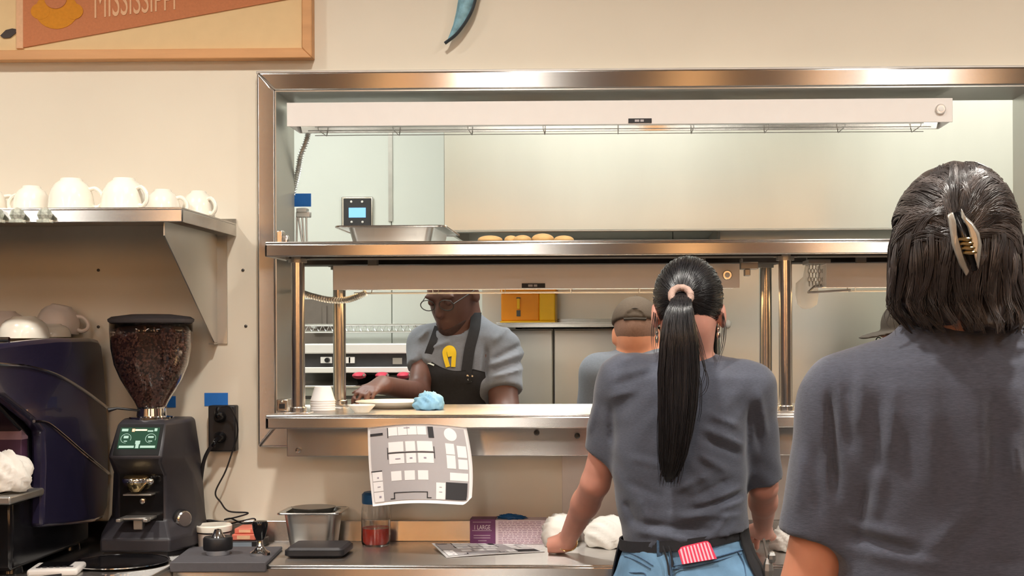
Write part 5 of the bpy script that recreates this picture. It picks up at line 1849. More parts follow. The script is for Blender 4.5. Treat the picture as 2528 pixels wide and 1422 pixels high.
seam([(1652, 1345), (1655, 1380), (1656, 1422), (1656, 1470)], .003)
seam([(1545, 1358), (1600, 1352), (1650, 1352)], .0016)
seam([(1655, 1398), (1700, 1392), (1760, 1378), (1830, 1358), (1850, 1352)], .002)
seam([(1660, 1405), (1705, 1400), (1765, 1386), (1832, 1367)], .0012)
seam([(1822, 1362), (1836, 1390), (1842, 1430)], .0014)
seam([(1528, 1412), (1560, 1414), (1592, 1416), (1590, 1440)], .0016)
seam([(1545, 1362), (1580, 1376), (1612, 1396)], .0012)
seam([(1540, 1372), (1575, 1386), (1606, 1404)], .0012)
obj('belt_loop', MB().box(*(lambda p: (p.x - .006, p.x + .006, p.y - .005, p.y + .004, p.z - .028, p.z + .008))(jp(1628, 1342))), 'denim_seam', jn, .001)
# striped pouch sticking out of the back pocket
quad = [(1674, 1352), (1752, 1333), (1768, 1380), (1684, 1394)]


def S_pouch(u, v):
    x = (quad[0][0] * (1 - u) + quad[1][0] * u) * (1 - v) + (quad[3][0] * (1 - u) + quad[2][0] * u) * v
    y = (quad[0][1] * (1 - u) + quad[1][1] * u) * (1 - v) + (quad[3][1] * (1 - u) + quad[2][1] * u) * v
    k = max(0, abs(u - .5) - .36) / .14
    y += 9 * k * k * (1 - v)
    return jp(x, y, .006)


pc = obj('striped_pouch', MB().patch(S_pouch, 12, 4, .005), 'patch_red', t, smooth=True)
pc['label'] = 'red and pink striped pouch in the back pocket'
for k in range(9):
    u0 = .05 + k * .105
    obj('stripe', MB().patch(lambda u, v, u0=u0: S_pouch(u0 + .05 * u, .04 + .92 * v) - Vector((0, .0052, 0)), 1, 4, .0006), 'patch_pink', pc)
# black apron worn in front, its ties round the waist
def waist(ang, z, g):
    cx, cy, rx, ry = js1.at(z)
    return Vector((cx + (rx + g) * math.cos(ang), cy + (ry + g) * math.sin(ang), z))


za0 = W(1700, 1333, D1).z


def S_ap(u, v):
    a = math.radians(-34 + 204 * u)
    zz = za0 + .018 - .46 * v - (.03 * math.cos(a) if False else 0)
    zz += .02 * math.cos(a) * (1 - v)
    z_c = max(.80, zz)
    p = waist(a, z_c, .010 + .01 * v)
    p.z = zz
    return p


ap = obj('apron', MB().patch(S_ap, 36, 14, .003), 'apron_black', t, smooth='all')
rg = []
for i in range(41):
    a = 2 * math.pi * i / 40
    zc_ = za0 + .008 + .016 * math.cos(a)
    p = waist(a, zc_, .006)
    n = Vector((math.cos(a), math.sin(a), 0))
    rg.append([tuple(p + Vector((0, 0, .012))), tuple(p + n * .004 + Vector((0, 0, .012))), tuple(p + n * .004 - Vector((0, 0, .012))), tuple(p - Vector((0, 0, .012)))])
obj('apron_tie', MB().loft(rg), 'apron_black', t)
for i, (x0, y0, x1, y1) in enumerate(((1636, 1348, 1652, 1420), (1650, 1348, 1660, 1400))):
    obj('tie_end', MB().tube(spline([jp(x0, y0, .012), jp((x0 + x1) / 2 + 3, (y0 + y1) / 2, .009), jp(x1, y1, .008)], 5), .0022, 6), 'apron_black', t)
# keys at the right hip
kc = waist(math.radians(-18), za0 - .06, .03)
obj('key_bunch', MB().ball(kc, (.012, .012, .03), 8, 6).ball(kc + Vector((.008, -.004, .03)), (.01, .01, .014), 8, 5).tube([kc + Vector((0, 0, .02)), kc + Vector((-.01, 0, .07))], .003, 6), 'steel_dull', t, smooth=False)
shoes(t, (ftL, ftR))
# hair: cap, gathered ponytail, loose strands
hcc = hpt(hc1, R1, S1, (0, -.014, .037))


def f_hair1(P):
    q = ((P - np.array(hc1, np.float32)) @ R1) / S1
    d = f_ell(q, (0, -.016, .037), (.0825, .101, .0965))
    # hairline: swept back from the forehead and up from the ears to the nape
    d = smax(d, q[:, 1] - .052 - .4 * np.clip(q[:, 2] - .06, 0, 1), .01)
    d = smax(d, -(q[:, 2] + .052 - .35 * np.clip(np.abs(q[:, 0]) - .02, 0, 1) * 1.6 - .0 * q[:, 1]), .012)
    d = d - .0008 * np.sin(np.arctan2(q[:, 0], q[:, 2] - .03) * 46)
    return d * S1


hr = body('hair', f_hair1, tuple(hcc - Vector((.12, .14, .14))), tuple(hcc + Vector((.12, .14, .14))), .004, 'hair_black', t)
tie = W(1681, 737, 2.905)
eR_ = (.0835 * S1, .102 * S1, .0975 * S1)
Rm = Matrix([[float(v) for v in r] for r in R1])


def on_cap(v, k=1.0):
    l = Vector((v.x * eR_[0] * k, v.y * eR_[1] * k, v.z * eR_[2] * k))
    return Vector(hpt(hc1, R1, S1, (0, -.016, .037))) + Rm @ l


def to_cap(p):
    l = Rm.transposed() @ (p - Vector(hpt(hc1, R1, S1, (0, -.016, .037))))
    return Vector((l.x / eR_[0], l.y / eR_[1], l.z / eR_[2])).normalized()


vt = to_cap(tie)
paths = []
rs = np.random.default_rng(4)
for i in range(520):
    a = rs.uniform(0, 2 * math.pi)
    far = rs.uniform(.5, 1.75)
    o1 = vt.orthogonal().normalized()
    o2 = vt.cross(o1)
    dr = o1 * math.cos(a) + o2 * math.sin(a)
    pts = []
    bad = False
    for k in range(9):
        s_ = far * (1 - k / 8) + .10
        aa = a + .10 * math.sin(s_ * 2 + i)
        dr = o1 * math.cos(aa) + o2 * math.sin(aa)
        v = (vt * math.cos(s_) + dr * math.sin(s_)).normalized()
        p = on_cap(v, 1.0 + rs.uniform(-.002, .004))
        lc = Rm.transposed() @ (p - hc1)
        if lc.z < (-.048 + .5 * max(0, abs(lc.x) - .02)) * S1 or lc.y > .05 * S1:
            if k < 1:
                bad = True
                break
        pts.append(p)
    if not bad:
        lc = Rm.transposed() @ (pts[0] - hc1)
        if lc.z > -.045 and lc.y < .06:
            paths.append(pts)
strands('hair_strands', paths, .0011, 'hair_black_strand', hr, False)
obj('hair_tie', MB().tube([tie + Vector((.021 * math.cos(a * math.pi / 12), .012 * math.sin(a * math.pi / 12) - .004, .018 * math.sin(a * math.pi / 12) + .006)) for a in range(25)], [.0075 + .001 * (k % 2) for k in range(25)], 10), 'scrunchie', t)
pw = [(1681, 718, 9, 2.925), (1681, 732, 21, 2.905), (1680, 752, 27, 2.878), (1677, 785, 36, 2.868), (1676, 850, 45, 2.862), (1675, 920, 50, 2.866), (1672, 1000, 47, 2.868), (1668, 1060, 42, 2.872), (1662, 1120, 36, 2.878), (1656, 1160, 26, 2.882), (1652, 1190, 10, 2.886)]
cen = [W(x, y, d) for x, y, w_, d in pw]
rad = [w_ * d / FPX for x, y, w_, d in pw]
cs_, rs_ = spline(cen, 4), np.interp(np.arange(41) / 4, np.arange(11), rad)
rg = []
for i, c in enumerate(cs_):
    rg.append([(c.x + rs_[i] * .93 * math.cos(a * math.pi / 16) * (1 + .03 * math.sin(a * 5)), c.y + min(.026, rs_[i] * .75) * math.sin(a * math.pi / 16), c.z) for a in range(32)])
pt_ = obj('ponytail', MB().loft(rg), 'hair_black', t, smooth='all')
paths = []
for i in range(420):
    a = rs.uniform(math.pi, 2 * math.pi) if i % 3 else rs.uniform(0, 6.28)
    kx = rs.uniform(.9, 1.03)
    ph, am = rs.uniform(0, 6.28), rs.uniform(.0, .0025)
    end = int(rs.integers(30, 41))
    pts = []
    for k in range(4, end, 2):
        c = cs_[k]
        aa = a + .12 * math.sin(k * .12 + ph)
        pts.append(Vector((c.x + (rs_[k] * kx) * math.cos(aa) + am * math.sin(k * .25 + ph), c.y + min(.0275, rs_[k] * .8) * kx * math.sin(aa), c.z + rs.uniform(-.002, .002))))
    paths.append(pts)
for i in range(26):          # tips
    x = rs.uniform(1635, 1690)
    paths.append([W(x + 4, 1080, 2.866), W(x + 1, 1130, 2.870), W(x - 4, 1165, 2.874), W(x - 9, rs.uniform(1175, 1205), 2.878)])
strands('ponytail_strands', paths, .0011, 'hair_black_strand', pt_)
loose = [[(1712, 800, 2.90), (1722, 850, 2.90), (1735, 900, 2.885), (1745, 935, 2.88), (1738, 965, 2.88), (1718, 980, 2.878)], [(1716, 820, 2.90), (1730, 870, 2.89), (1738, 915, 2.88), (1728, 955, 2.878)],
         [(1712, 790, 2.91), (1728, 840, 2.895), (1736, 870, 2.885), (1742, 892, 2.88)], [(1782, 770, 2.99), (1788, 810, 2.98), (1784, 850, 2.97), (1770, 896, 2.95)], [(1783, 775, 2.99), (1782, 830, 2.98), (1776, 880, 2.96)],
         [(1614, 770, 2.99), (1608, 820, 2.98), (1610, 868, 2.96)], [(1618, 780, 2.99), (1620, 830, 2.97), (1614, 880, 2.94)], [(1700, 900, 2.875), (1725, 930, 2.875), (1728, 1000, 2.872), (1722, 1040, 2.88)],
         [(1640, 940, 2.87), (1626, 1000, 2.87), (1622, 1080, 2.872), (1626, 1190, 2.878)]]
strands('loose_strands', [spline([W(*p) for p in l], 5) for l in loose] + [spline([W(p[0] + 4, p[1] + 3, p[2]) for p in l], 5) for l in loose], .0010, 'hair_black', hr)
for px, py in ((1622, 822), (1774, 812)):
    c = W(px, py, 3.0)
    e = obj('earring', MB().tube([c + Vector((0, 0, .012)), c], .0012, 6).ball(c, (.004, .003, .006), 8, 6), 'silver', t)
    obj('pendant', MB().ball(c - Vector((0, 0, .014)), (.0045, .002, .009), 8, 6), 'silver', e)
eyes(t, hc1, R1, S1)
f_ = (eL - wL).normalized()
o1 = f_.orthogonal().normalized()
o2 = f_.cross(o1)
bc = wL + f_ * .004
obj('bracelet', MB().tube([bc + (o1 * math.cos(a * math.pi / 14) + o2 * math.sin(a * math.pi / 14)) * .0265 for a in range(29)], .0022, 6), 'gold', t)

# ================================================================= woman with the claw clip
D2 = 2.08
t = thing('person', 'person with dark hair in a claw clip, grey T-shirt, at the right edge', 'person', (W(2372, 1400, D2).x, D2, 0), 'kitchen staff')
hc2 = W(2362, 640, 2.05)
R2 = axes((-.05, 1.0, -.12))
S2 = 1.0
tr2 = Trunk([(835, 2262, 2490, D2, .07), (860, 2200, 2550, D2, .092), (900, 2130, 2612, D2, .118), (950, 2085, 2655, D2, .134), (1010, 2068, 2672, D2, .142), (1100, 2064, 2680, D2, .146), (1200, 2070, 2678, D2, .146), (1320, 2074, 2672, D2, .150), (1422, 2062, 2684, D2, .156), (1560, 2050, 2696, D2, .162), (1640, 2046, 2700, D2, .165)], D2, 2.35)
js2 = Trunk([(1540, 2075, 2672, D2, .145), (1700, 2055, 2690, D2 - .01, .165), (1850, 2060, 2685, D2 - .01, .16), (2000, 2090, 2655, D2, .14)], D2, 2.3)
nb2 = W(2368, 850, D2)
sL2, sR2 = W(2102, 1000, D2), W(2644, 1005, D2)
eL2, eR2 = W(1996, 1440, 2.08), W(2750, 1440, 2.08)
cuL2, cuR2 = sL2.lerp(eL2, .755), sR2.lerp(eR2, .755)
wL2, wR2 = W(2030, 1660, 2.28), W(2700, 1660, 2.28)
hip2 = (Vector((nb2.x - .10, D2, .88)), Vector((nb2.x + .10, D2, .88)))
ft2 = (Vector((nb2.x - .13, D2, 0)), Vector((nb2.x + .13, D2, 0)))


def f_body2(P):
    d = f_head(P, hc2, R2, S2)
    d = smin(d, f_cone(P, hpt(hc2, R2, S2, (0, -.02, -.05)), nb2, .056, .060), .03)
    d = smin(d, tr2.sdf(P, -.016), .03)
    for s_, e_, w_ in ((sL2, eL2, wL2), (sR2, eR2, wR2)):
        d = smin(d, f_cone(P, nb2, s_, .05, .048), .04)
        a = smin(f_cone(P, s_, e_, .054, .043), f_cone(P, e_, w_, .042, .027), .008)
        d = smin(d, a, .02)
        d = smin(d, f_hand(P, w_, (.0, .8, -.5), (0, .5, .8), .98, .7), .015)
    d = smin(d, js2.sdf(P, -.015), .03)
    d = smin(d, legs(P, hip2, ft2, .088, .042), .04)
    return d


body('body', f_body2, (.20, 1.80, .04), (.90, 2.50, 1.78), .0065, 'skin_tan', t)
cr2 = px_creases([(2105, 930, 2110, 1130, 16, -6), (2140, 900, 2120, 1080, 14, 4), (2180, 960, 2165, 1180, 16, -4), (2064, 950, 2078, 1240, 12, -11), (2210, 940, 2190, 1140, 14, 3.5), (2180, 1150, 2160, 1290, 14, 4), (2150, 1200, 2130, 1330, 12, -4),
                  (2330, 900, 2340, 1200, 26, -4), (2280, 1000, 2300, 1250, 20, 3.5), (2400, 880, 2420, 1250, 24, 4.5), (2450, 950, 2440, 1250, 22, -5), (2510, 930, 2490, 1230, 20, 4), (2390, 1240, 2260, 1380, 16, 3.5), (2440, 1260, 2320, 1400, 16, -3.5),
                  (2100, 1300, 2260, 1330, 12, 3.5), (2095, 1330, 2300, 1365, 12, -3.5), (2090, 1365, 2420, 1395, 14, 3), (2300, 1390, 2528, 1375, 14, -3), (2370, 860, 2400, 930, 14, -3), (2000, 1120, 1985, 1290, 12, 3), (1965, 1150, 1945, 1290, 10, -3), (2030, 1100, 2040, 1300, 12, -4),
                  (2480, 1060, 2500, 1180, 14, 4), (2230, 1060, 2245, 1200, 14, -3.5)], D2 - .12, 1.5)


def f_shirt2(P):
    d = tr2.sdf(P)
    for s_, c_ in ((sL2, cuL2), (sR2, cuR2)):
        d = smin(d, f_cone(P, nb2 + Vector((0, 0, -.012)), s_, .068, .074), .05)
        d = smin(d, sleeve(P, s_, c_, .078, .064), .04)
    d = creases(P, d, cr2)
    d = d + .0018 * np.sin(P[:, 0] * 42 + 2.5 * np.sin(P[:, 2] * 13)) * np.sin(P[:, 2] * 17 + 2 * np.sin(P[:, 0] * 21))
    d = np.maximum(d, .955 - P[:, 2])
    d = smax(d, -f_cone(P, nb2 + Vector((0, .015, .04)), nb2 + Vector((0, .03, .16)), .060, .085), .006)
    return d


body('t_shirt', f_shirt2, (.20, 1.86, .92), (.92, 2.32, 1.48), .0055, 'heather_tee_deep', t, 1)


def f_jeans2(P):
    d = js2.sdf(P)
    d = smin(d, legs(P, hip2, ft2, .108, .068, .03), .05)
    return np.maximum(np.maximum(d, P[:, 2] - 1.0), .06 - P[:, 2])


body('trousers', f_jeans2, (.24, 1.84, .03), (.88, 2.32, 1.04), .009, 'denim_dark', t)
shoes(t, ft2)
eyes(t, hc2, R2, S2)
# hair volume
HD = 2.04
hv = Trunk([(404, 2335, 2385, HD, .02), (410, 2312, 2410, HD, .045), (425, 2284, 2436, HD, .068), (450, 2256, 2462, HD, .088), (490, 2230, 2484, HD, .105), (540, 2214, 2498, HD, .116), (600, 2208, 2506, HD, .122), (660, 2208, 2506, HD, .120), (710, 2208, 2512, HD + .004, .112),
            (750, 2210, 2520, HD + .008, .106), (780, 2232, 2522, HD + .006, .106), (800, 2258, 2512, HD + .006, .106), (824, 2280, 2490, HD + .006, .102)], HD, 2.05)


def f_hair2(P):
    d = hv.sdf(P)
    q = (P - np.array(hc2, np.float32)) @ R2
    d = smax(d, q[:, 1] - .055 + .9 * np.clip(-.02 - q[:, 2], 0, .06), .015)
    # hollow under the bob so the neck can pass
    d = smax(d, -f_cone(P, hc2 + Vector((0, .05, -.07)), nb2 + Vector((0, .06, .02)), .050, .062), .01)
    # tucked in under the clip, combed ridges
    c = W(2385, 610, HD - .12)
    rr = np.hypot(P[:, 0] - c.x, (P[:, 2] - c.z) * .8)
    d = d + .018 * np.exp(-(rr / .034) ** 2) * (P[:, 1] < HD)
    ang = np.arctan2(P[:, 0] - c.x, P[:, 2] - c.z)
    up = np.clip((P[:, 2] - c.z) / .03 + .5, 0, 1)
    d = d - .0024 * np.sin(ang * 19 + rr * 60) * up - .0035 * np.sin(P[:, 0] * 130 + 4 * np.sin(P[:, 2] * 24)) * (1 - up)
    low = W(2360, 806, HD).z
    d = np.maximum(d, low + .010 * np.sin(P[:, 0] * 90) + .008 * np.sin(P[:, 0] * 210) - P[:, 2] + .10 * np.clip((W(2270, 780, HD).x - P[:, 0]), 0, 1))
    return d


h2 = body('hair', f_hair2, (.36, 1.85, 1.42), (.72, 2.20, 1.74), .004, 'hair_brown', t)
paths = []
rs = np.random.default_rng(14)


def hs(px, py, lift=.001):
    return hv.pt(px, py, HD - .08, lift)


def hproj(p, lift=.001):
    """drop a point onto the outside of the hair volume"""
    z_ = min(max(p.z, float(hv.K[0, 0])), float(hv.K[-1, 0]) - .0005)
    cx, cy, rx, ry = hv.at(z_)
    u, v = (p.x - cx) / rx, (p.y - cy) / ry
    k = (abs(u) ** hv.p + abs(v) ** hv.p) ** (1 / hv.p)
    k = max(k, 1e-3)
    return Vector((cx + u / k * (rx + lift), cy + v / k * (ry + lift), z_))


def hsurf(th, z_, lift=.001):
    cx, cy, rx, ry = hv.at(z_)
    return hproj(Vector((cx + rx * math.cos(th), cy + ry * math.sin(th), z_)), lift)


clipc = hs(2380, 560, 0.0)
zq = lambda py: WZ(py, HD, 2360)
sets = [[], []]
for i in range(95):                       # locks combed from the hairline up and back into the clip
    th0 = rs.uniform(-math.pi * 1.22, math.pi * .22)
    py0 = rs.uniform(412, 640)
    if py0 > 520 and -math.pi * .72 < th0 < -math.pi * .28:
        py0 = rs.uniform(412, 500)
    lift0 = rs.uniform(.0, .0055)
    arch0 = rs.uniform(.010, .036)
    tg0 = clipc + Vector((rs.uniform(-.018, .014), 0, rs.uniform(-.025, .03)))
    for j in range(18):
        p0 = hsurf(th0 + rs.normal(0, .05), zq(py0 + rs.normal(0, 7)), .001)
        tgt = tg0 + Vector((rs.normal(0, .003), 0, rs.normal(0, .003)))
        en = rs.uniform(.78, .97)
        arch = arch0 + rs.normal(0, .002)
        pts = []
        for k in range(9):
            s_ = k / 8 * en
            q_ = p0.lerp(tgt, s_) + Vector((0, 0, arch * math.sin(math.pi * min(1, s_ * 1.05))))
            q_.z = min(q_.z, zq(409))
            pts.append(hproj(q_, lift0 * math.sin(math.pi * (.15 + .7 * s_)) + rs.uniform(0, .0008) - .02 * max(0, s_ - .75)))
        sets[i % 3 == 0].append(pts)
for i in range(120):                      # hanging locks
    th0 = rs.uniform(-math.pi * 1.15, math.pi * .15)
    y0 = rs.uniform(530, 640)
    y1 = rs.uniform(760, 826)
    ph, amp = rs.uniform(0, 6.28), rs.uniform(.02, .10)
    lift0 = rs.uniform(-.002, .007)
    fl = rs.choice([-.006, .0, .006, .016])
    drift = rs.normal(0, .12)
    for j in range(14):
        th = th0 + rs.normal(0, .045)
        pts = []
        ye = y1 + rs.normal(0, 7)
        for k in range(9):
            s_ = k / 8
            pts.append(hsurf(th + (th0 - th) * .4 * s_ + amp * math.sin(s_ * 4.5 + ph) + drift * s_ * s_, zq(y0 + (ye - y0) * s_), .0004 - .005 * max(0, 1 - s_ * 4) + lift0 * math.sin(math.pi * min(.85, .1 + s_)) + fl * s_ ** 3 + rs.uniform(0, .0008)))
        sets[i % 6 == 0].append(pts)
strands('hair_strands', sets[0], .0011, 'hair_brown_strand', h2, True)
strands('hair_strands', sets[1], .0010, 'hair_brown_light', h2, True)
fly = []
for i in range(26):                       # loose ends at the sides
    left = i % 2
    x = 2208 if left else 2508
    y0 = rs.uniform(640, 730)
    sg = -1 if left else 1
    fly.append(spline([W(x, y0, HD - .01), W(x + sg * rs.uniform(2, 10), y0 + 40, HD - .01), W(x + sg * rs.uniform(4, 24), y0 + 80, HD - .015), W(x + sg * rs.uniform(-4, 26), y0 + rs.uniform(95, 125), HD - .02)], 4))
strands('flyaway_strands', fly, .0007, 'hair_brown_strand', h2)
# claw clip
cy0 = hs(2385, 600).y - .004
cl = obj('claw_clip', MB().tube([W(2360, 530, cy0 + .012), W(2376, 570, cy0), W(2392, 620, cy0), W(2404, 665, cy0 + .008)], .0085, 10), 'black_gloss', t)
cl['label'] = 'grey horn claw clip with gold spring'
wl = [[(2338, 530), (2352, 522), (2360, 545), (2362, 575), (2378, 630), (2394, 672), (2386, 684), (2368, 655), (2350, 605)], [(2372, 512), (2380, 530), (2400, 548), (2418, 575), (2424, 605), (2420, 640), (2416, 668), (2408, 645), (2398, 600), (2388, 560), (2372, 535)]]
for k, w_ in enumerate(wl):
    c = (sum(p[0] for p in w_) / len(w_), sum(p[1] for p in w_) / len(w_))
    r0 = [W(p[0], p[1], cy0 - .002) for p in w_]
    r1 = [W(c[0] + (p[0] - c[0]) * .96, c[1] + (p[1] - c[1]) * .97, cy0 - .012) for p in w_]
    r2 = [W(c[0] + (p[0] - c[0]) * .7, c[1] + (p[1] - c[1]) * .8, cy0 - .017) for p in w_]
    obj('clip_wing', MB().loft([[tuple(p) for p in r0], [tuple(p) for p in r1], [tuple(p) for p in r2]]), 'horn', cl, .0015)
for k in range(4):
    c = W(2383 + k * 4, 592 + k * 11, cy0 - .013)
    obj('spring_coil', MB().tube([c + Vector((.0085 * math.cos(a * math.pi / 8), .006 * math.sin(a * math.pi / 8), .0006 * a / 8)) for a in range(17)], .0022, 6), 'gold', cl)
# thin necklace at the nape
obj('necklace', MB().tube(spline([W(2262, 806, 2.02), W(2275, 810, 2.00), W(2290, 806, 1.99)], 4), .0018, 6), 'black_plastic', t)

# ================================================================= cook in the black apron
D3 = 4.38
t = thing('person', 'cook in a grey T-shirt and black apron looking down behind the pass counter', 'person', (W(1130, 1000, D3).x, D3 + .1, 0), 'kitchen staff')
hc3 = W(1116, 724, D3 - .08)
R3 = axes((-.36, -.85, -.42))
S3 = 1.0
tr3 = Trunk([(778, 1130, 1190, D3 - .02, .05), (800, 1090, 1216, D3 - .02, .085), (830, 1052, 1242, D3 - .01, .112), (870, 1032, 1240, D3, .125), (920, 1030, 1225, D3 + .01, .130), (980, 1032, 1208, D3 + .03, .130), (1060, 1030, 1212, D3 + .06, .135), (1160, 1028, 1216, D3 + .10, .14), (1300, 1030, 1215, D3 + .10, .14)], D3, 2.3)
nb3 = W(1140, 822, D3 - .02)
sL3, sR3 = W(1053, 850, D3 - .02), W(1234, 868, D3 + .0)
eL3, wL3 = W(1032, 970, 4.24), W(945, 996, 3.90)
eR3, wR3 = W(1246, 1020, 4.28), W(1225, 1090, 4.08)
wL3.z = zp1 + .055
cuL3, cuR3 = sL3.lerp(eL3, .50), sR3.lerp(eR3, .66)
hip3 = (Vector((nb3.x - .09, D3 + .10, .86)), Vector((nb3.x + .09, D3 + .10, .86)))
ft3 = (Vector((nb3.x - .11, D3 + .12, 0)), Vector((nb3.x + .11, D3 + .10, 0)))


def f_body3(P):
    d = f_head(P, hc3, R3, S3)
    d = smin(d, f_cone(P, hpt(hc3, R3, S3, (0, -.04, -.04)), nb3 + Vector((0, .01, 0)), .060, .066), .03)
    d = smin(d, tr3.sdf(P, -.016), .03)
    for s_, e_, w_ in ((sL3, eL3, wL3), (sR3, eR3, wR3)):
        d = smin(d, f_cone(P, nb3, s_, .05, .048), .04)
        r_ = .052 if s_ is sR3 else .039
        a = smin(f_cone(P, s_, e_, r_, r_ * .92), f_cone(P, e_, w_, r_ * .9, .028), .02)
        d = smin(d, a, .02)
    d = smin(d, f_hand(P, wL3, (-.35, -.93, -.16), (0, -.2, .95), .92, .55), .015)
    d = smin(d, f_hand(P, wR3, (-.3, -.9, -.2), (0, -.2, .95), 1.0, .9), .015)
    d = smin(d, legs(P, hip3, ft3, .088, .042), .04)
    return d


body('body', f_body3, (-1.0, 3.66, .04), (-.1, 4.66, 1.78), .008, 'skin_dark', t)
cr3 = px_creases([(1295, 870, 1200, 905, 6, 4), (1290, 890, 1205, 920, 5, -4), (1295, 910, 1210, 932, 5, 4), (1285, 850, 1210, 890, 5, -4), (1200, 850, 1195, 940, 6, -6), (1255, 800, 1215, 850, 6, 3), (1030, 840, 1060, 810, 6, 4), (1060, 860, 1120, 840, 6, 3), (1040, 870, 1040, 930, 5, -4), (1180, 800, 1165, 900, 8, 3)], D3 - .1, 3.2)


def f_shirt3(P):
    d = tr3.sdf(P)
    d = smin(d, f_cone(P, nb3 + Vector((0, 0, -.012)), sL3, .058, .056), .045)
    d = smin(d, f_cone(P, nb3 + Vector((0, 0, -.010)), sR3, .060, .062), .045)
    d = smin(d, sleeve(P, sL3, cuL3, .058, .050), .035)
    d = smin(d, sleeve(P, sR3, cuR3, .070, .064), .035)
    d = creases(P, d, cr3)
    d = np.maximum(d, .93 - P[:, 2])
    d = smax(d, -f_cone(P, nb3 + Vector((-.01, -.04, .02)), nb3 + Vector((-.03, -.10, .10)), .056, .08), .006)
    return d


body('t_shirt', f_shirt3, (-1.0, 4.10, .90), (-.1, 4.68, 1.56), .007, 'heather_tee_light', t, 1)


def f_tr3(P):
    d = legs(P, hip3, ft3, .11, .068, .03)
    d = smin(d, f_ell(P, (nb3.x, D3 + .10, .93), (.16, .13, .12)), .05)
    return np.maximum(np.maximum(d, P[:, 2] - 1.0), .06 - P[:, 2])


body('trousers', f_tr3, (-.8, 4.2, .03), (-.2, 4.75, 1.02), .012, 'denim_dark', t)
shoes(t, ft3, -1)
for sx in (-1, 1):
    obj('eyelid', MB().ball(hpt(hc3, R3, S3, (sx * .031, .083, .004)), .0115, 14, 10), 'skin_dark', t, smooth='all')


def f_beard(P):
    q = (P - np.array(hc3, np.float32)) @ R3
    d = f_ell(q, (0, .031, -.046), (.0595, .064, .0745))
    d = smin(d, f_cone(q, (0, .066, -.098), (0, .068, -.100), .0225, .0225), .04)
    d = smax(d, q[:, 2] + .072 + .25 * np.clip(.05 - np.abs(q[:, 0]), 0, 1), .008)
    d = smax(d, -f_ell(q, (0, .095, -.066), (.030, .03, .016)), .006)
    return smax(d, .0 - q[:, 1], .01)


body('beard', f_beard, tuple(hc3 - Vector((.13, .14, .16))), tuple(hc3 + Vector((.13, .12, .05))), .005, 'beard_dark', t)
obj('hair', MB().ball(hpt(hc3, R3, S3, (0, -.02, .045)), (.080, .096, .088), 24, 16, R=Rm.__class__([[float(v) for v in r] for r in R3])), 'hair_black', t, smooth='all')
gl_ = MB()
for sx in (-1, 1):
    pts = [hpt(hc3, R3, S3, (sx * .034 + .026 * math.cos(a * math.pi / 8), .104, .002 + .018 * math.sin(a * math.pi / 8))) for a in range(17)]
    gl_.tube(pts, .0016, 6)
    gl_.tube([hpt(hc3, R3, S3, (sx * .060, .103, .006)), hpt(hc3, R3, S3, (sx * .083, .0, .008))], .0015, 6)
gg = obj('glasses', gl_, 'dark_steel', t)
for sx in ():
    obj('lens', MB().patch(lambda u, v, sx=sx: hpt(hc3, R3, S3, (sx * .034 + (u - .5) * .044, .1045, .002 - (v - .5) * .028)), 1, 1, .001), 'plastic_clear', gg)


def cp3(px, py, lift=.006):
    return tr3.pt(px, py, D3 - .1, lift)


bib = [(1050, 882, 1196, 918), (1038, 912, 1198, 935), (1034, 945, 1200, 960), (1033, 1000, 1202, 1000), (1032, 1090, 1206, 1090)]


def S_bib(u, v):
    k = v * (len(bib) - 1)
    i = min(int(k), len(bib) - 2)
    f = k - i
    a, b = bib[i], bib[i + 1]
    x0, y0, x1, y1 = [a[j] + (b[j] - a[j]) * f for j in range(4)]
    y = y0 + (y1 - y0) * u
    if v < .25:
        y += (28 * math.sin(math.pi * min(1, u * 1.25)) * (1 - v * 4)) * .6
    return cp3(x0 + (x1 - x0) * u, y, .008)


ap = obj('apron', MB().patch(S_bib, 22, 18, .003), 'apron_black', t, smooth='all')
skirt = MB().patch(lambda u, v: Vector((nb3.x - .17 + .34 * u, D3 + .06 - .17 * math.sin(math.pi * (.1 + .8 * u)), 1.12 - .55 * v)), 14, 6, .003)
obj('apron_skirt', skirt, 'apron_black', t, smooth='all')
nf = lambda p: (0, -1, .15)
for pts in ([(1082, 806), (1070, 840), (1058, 872), (1048, 905)], [(1176, 772), (1172, 812), (1160, 860), (1152, 915), (1150, 945)]):
    obj('apron_strap', ribbon(spline([cp3(x, y, .010) for x, y in pts], 5), nf, .034 if pts[0][0] > 1100 else .024), 'apron_black', ap)
for pts in ([(1152, 927), (1168, 929)], [(1155, 936), (1163, 944)], [(1032, 884), (1034, 892)], [(1050, 893), (1072, 902)]):
    obj('buckle', ribbon([cp3(x, y, .013) for x, y in pts], nf, .005), 'silver', ap)
lg = obj('chest_emblem', ribbon(spline([cp3(x, y, .004) for x, y in ((1106, 906), (1100, 884), (1098, 868), (1106, 859), (1116, 860), (1121, 870), (1120, 888), (1119, 906))], 5), nf, .014), 'logo_yellow', t)
obj('emblem_core', ribbon([cp3(x, y, .0045) for x, y in ((1110, 862), (1111, 872), (1113, 880))], nf, .018), 'logo_yellow', lg)

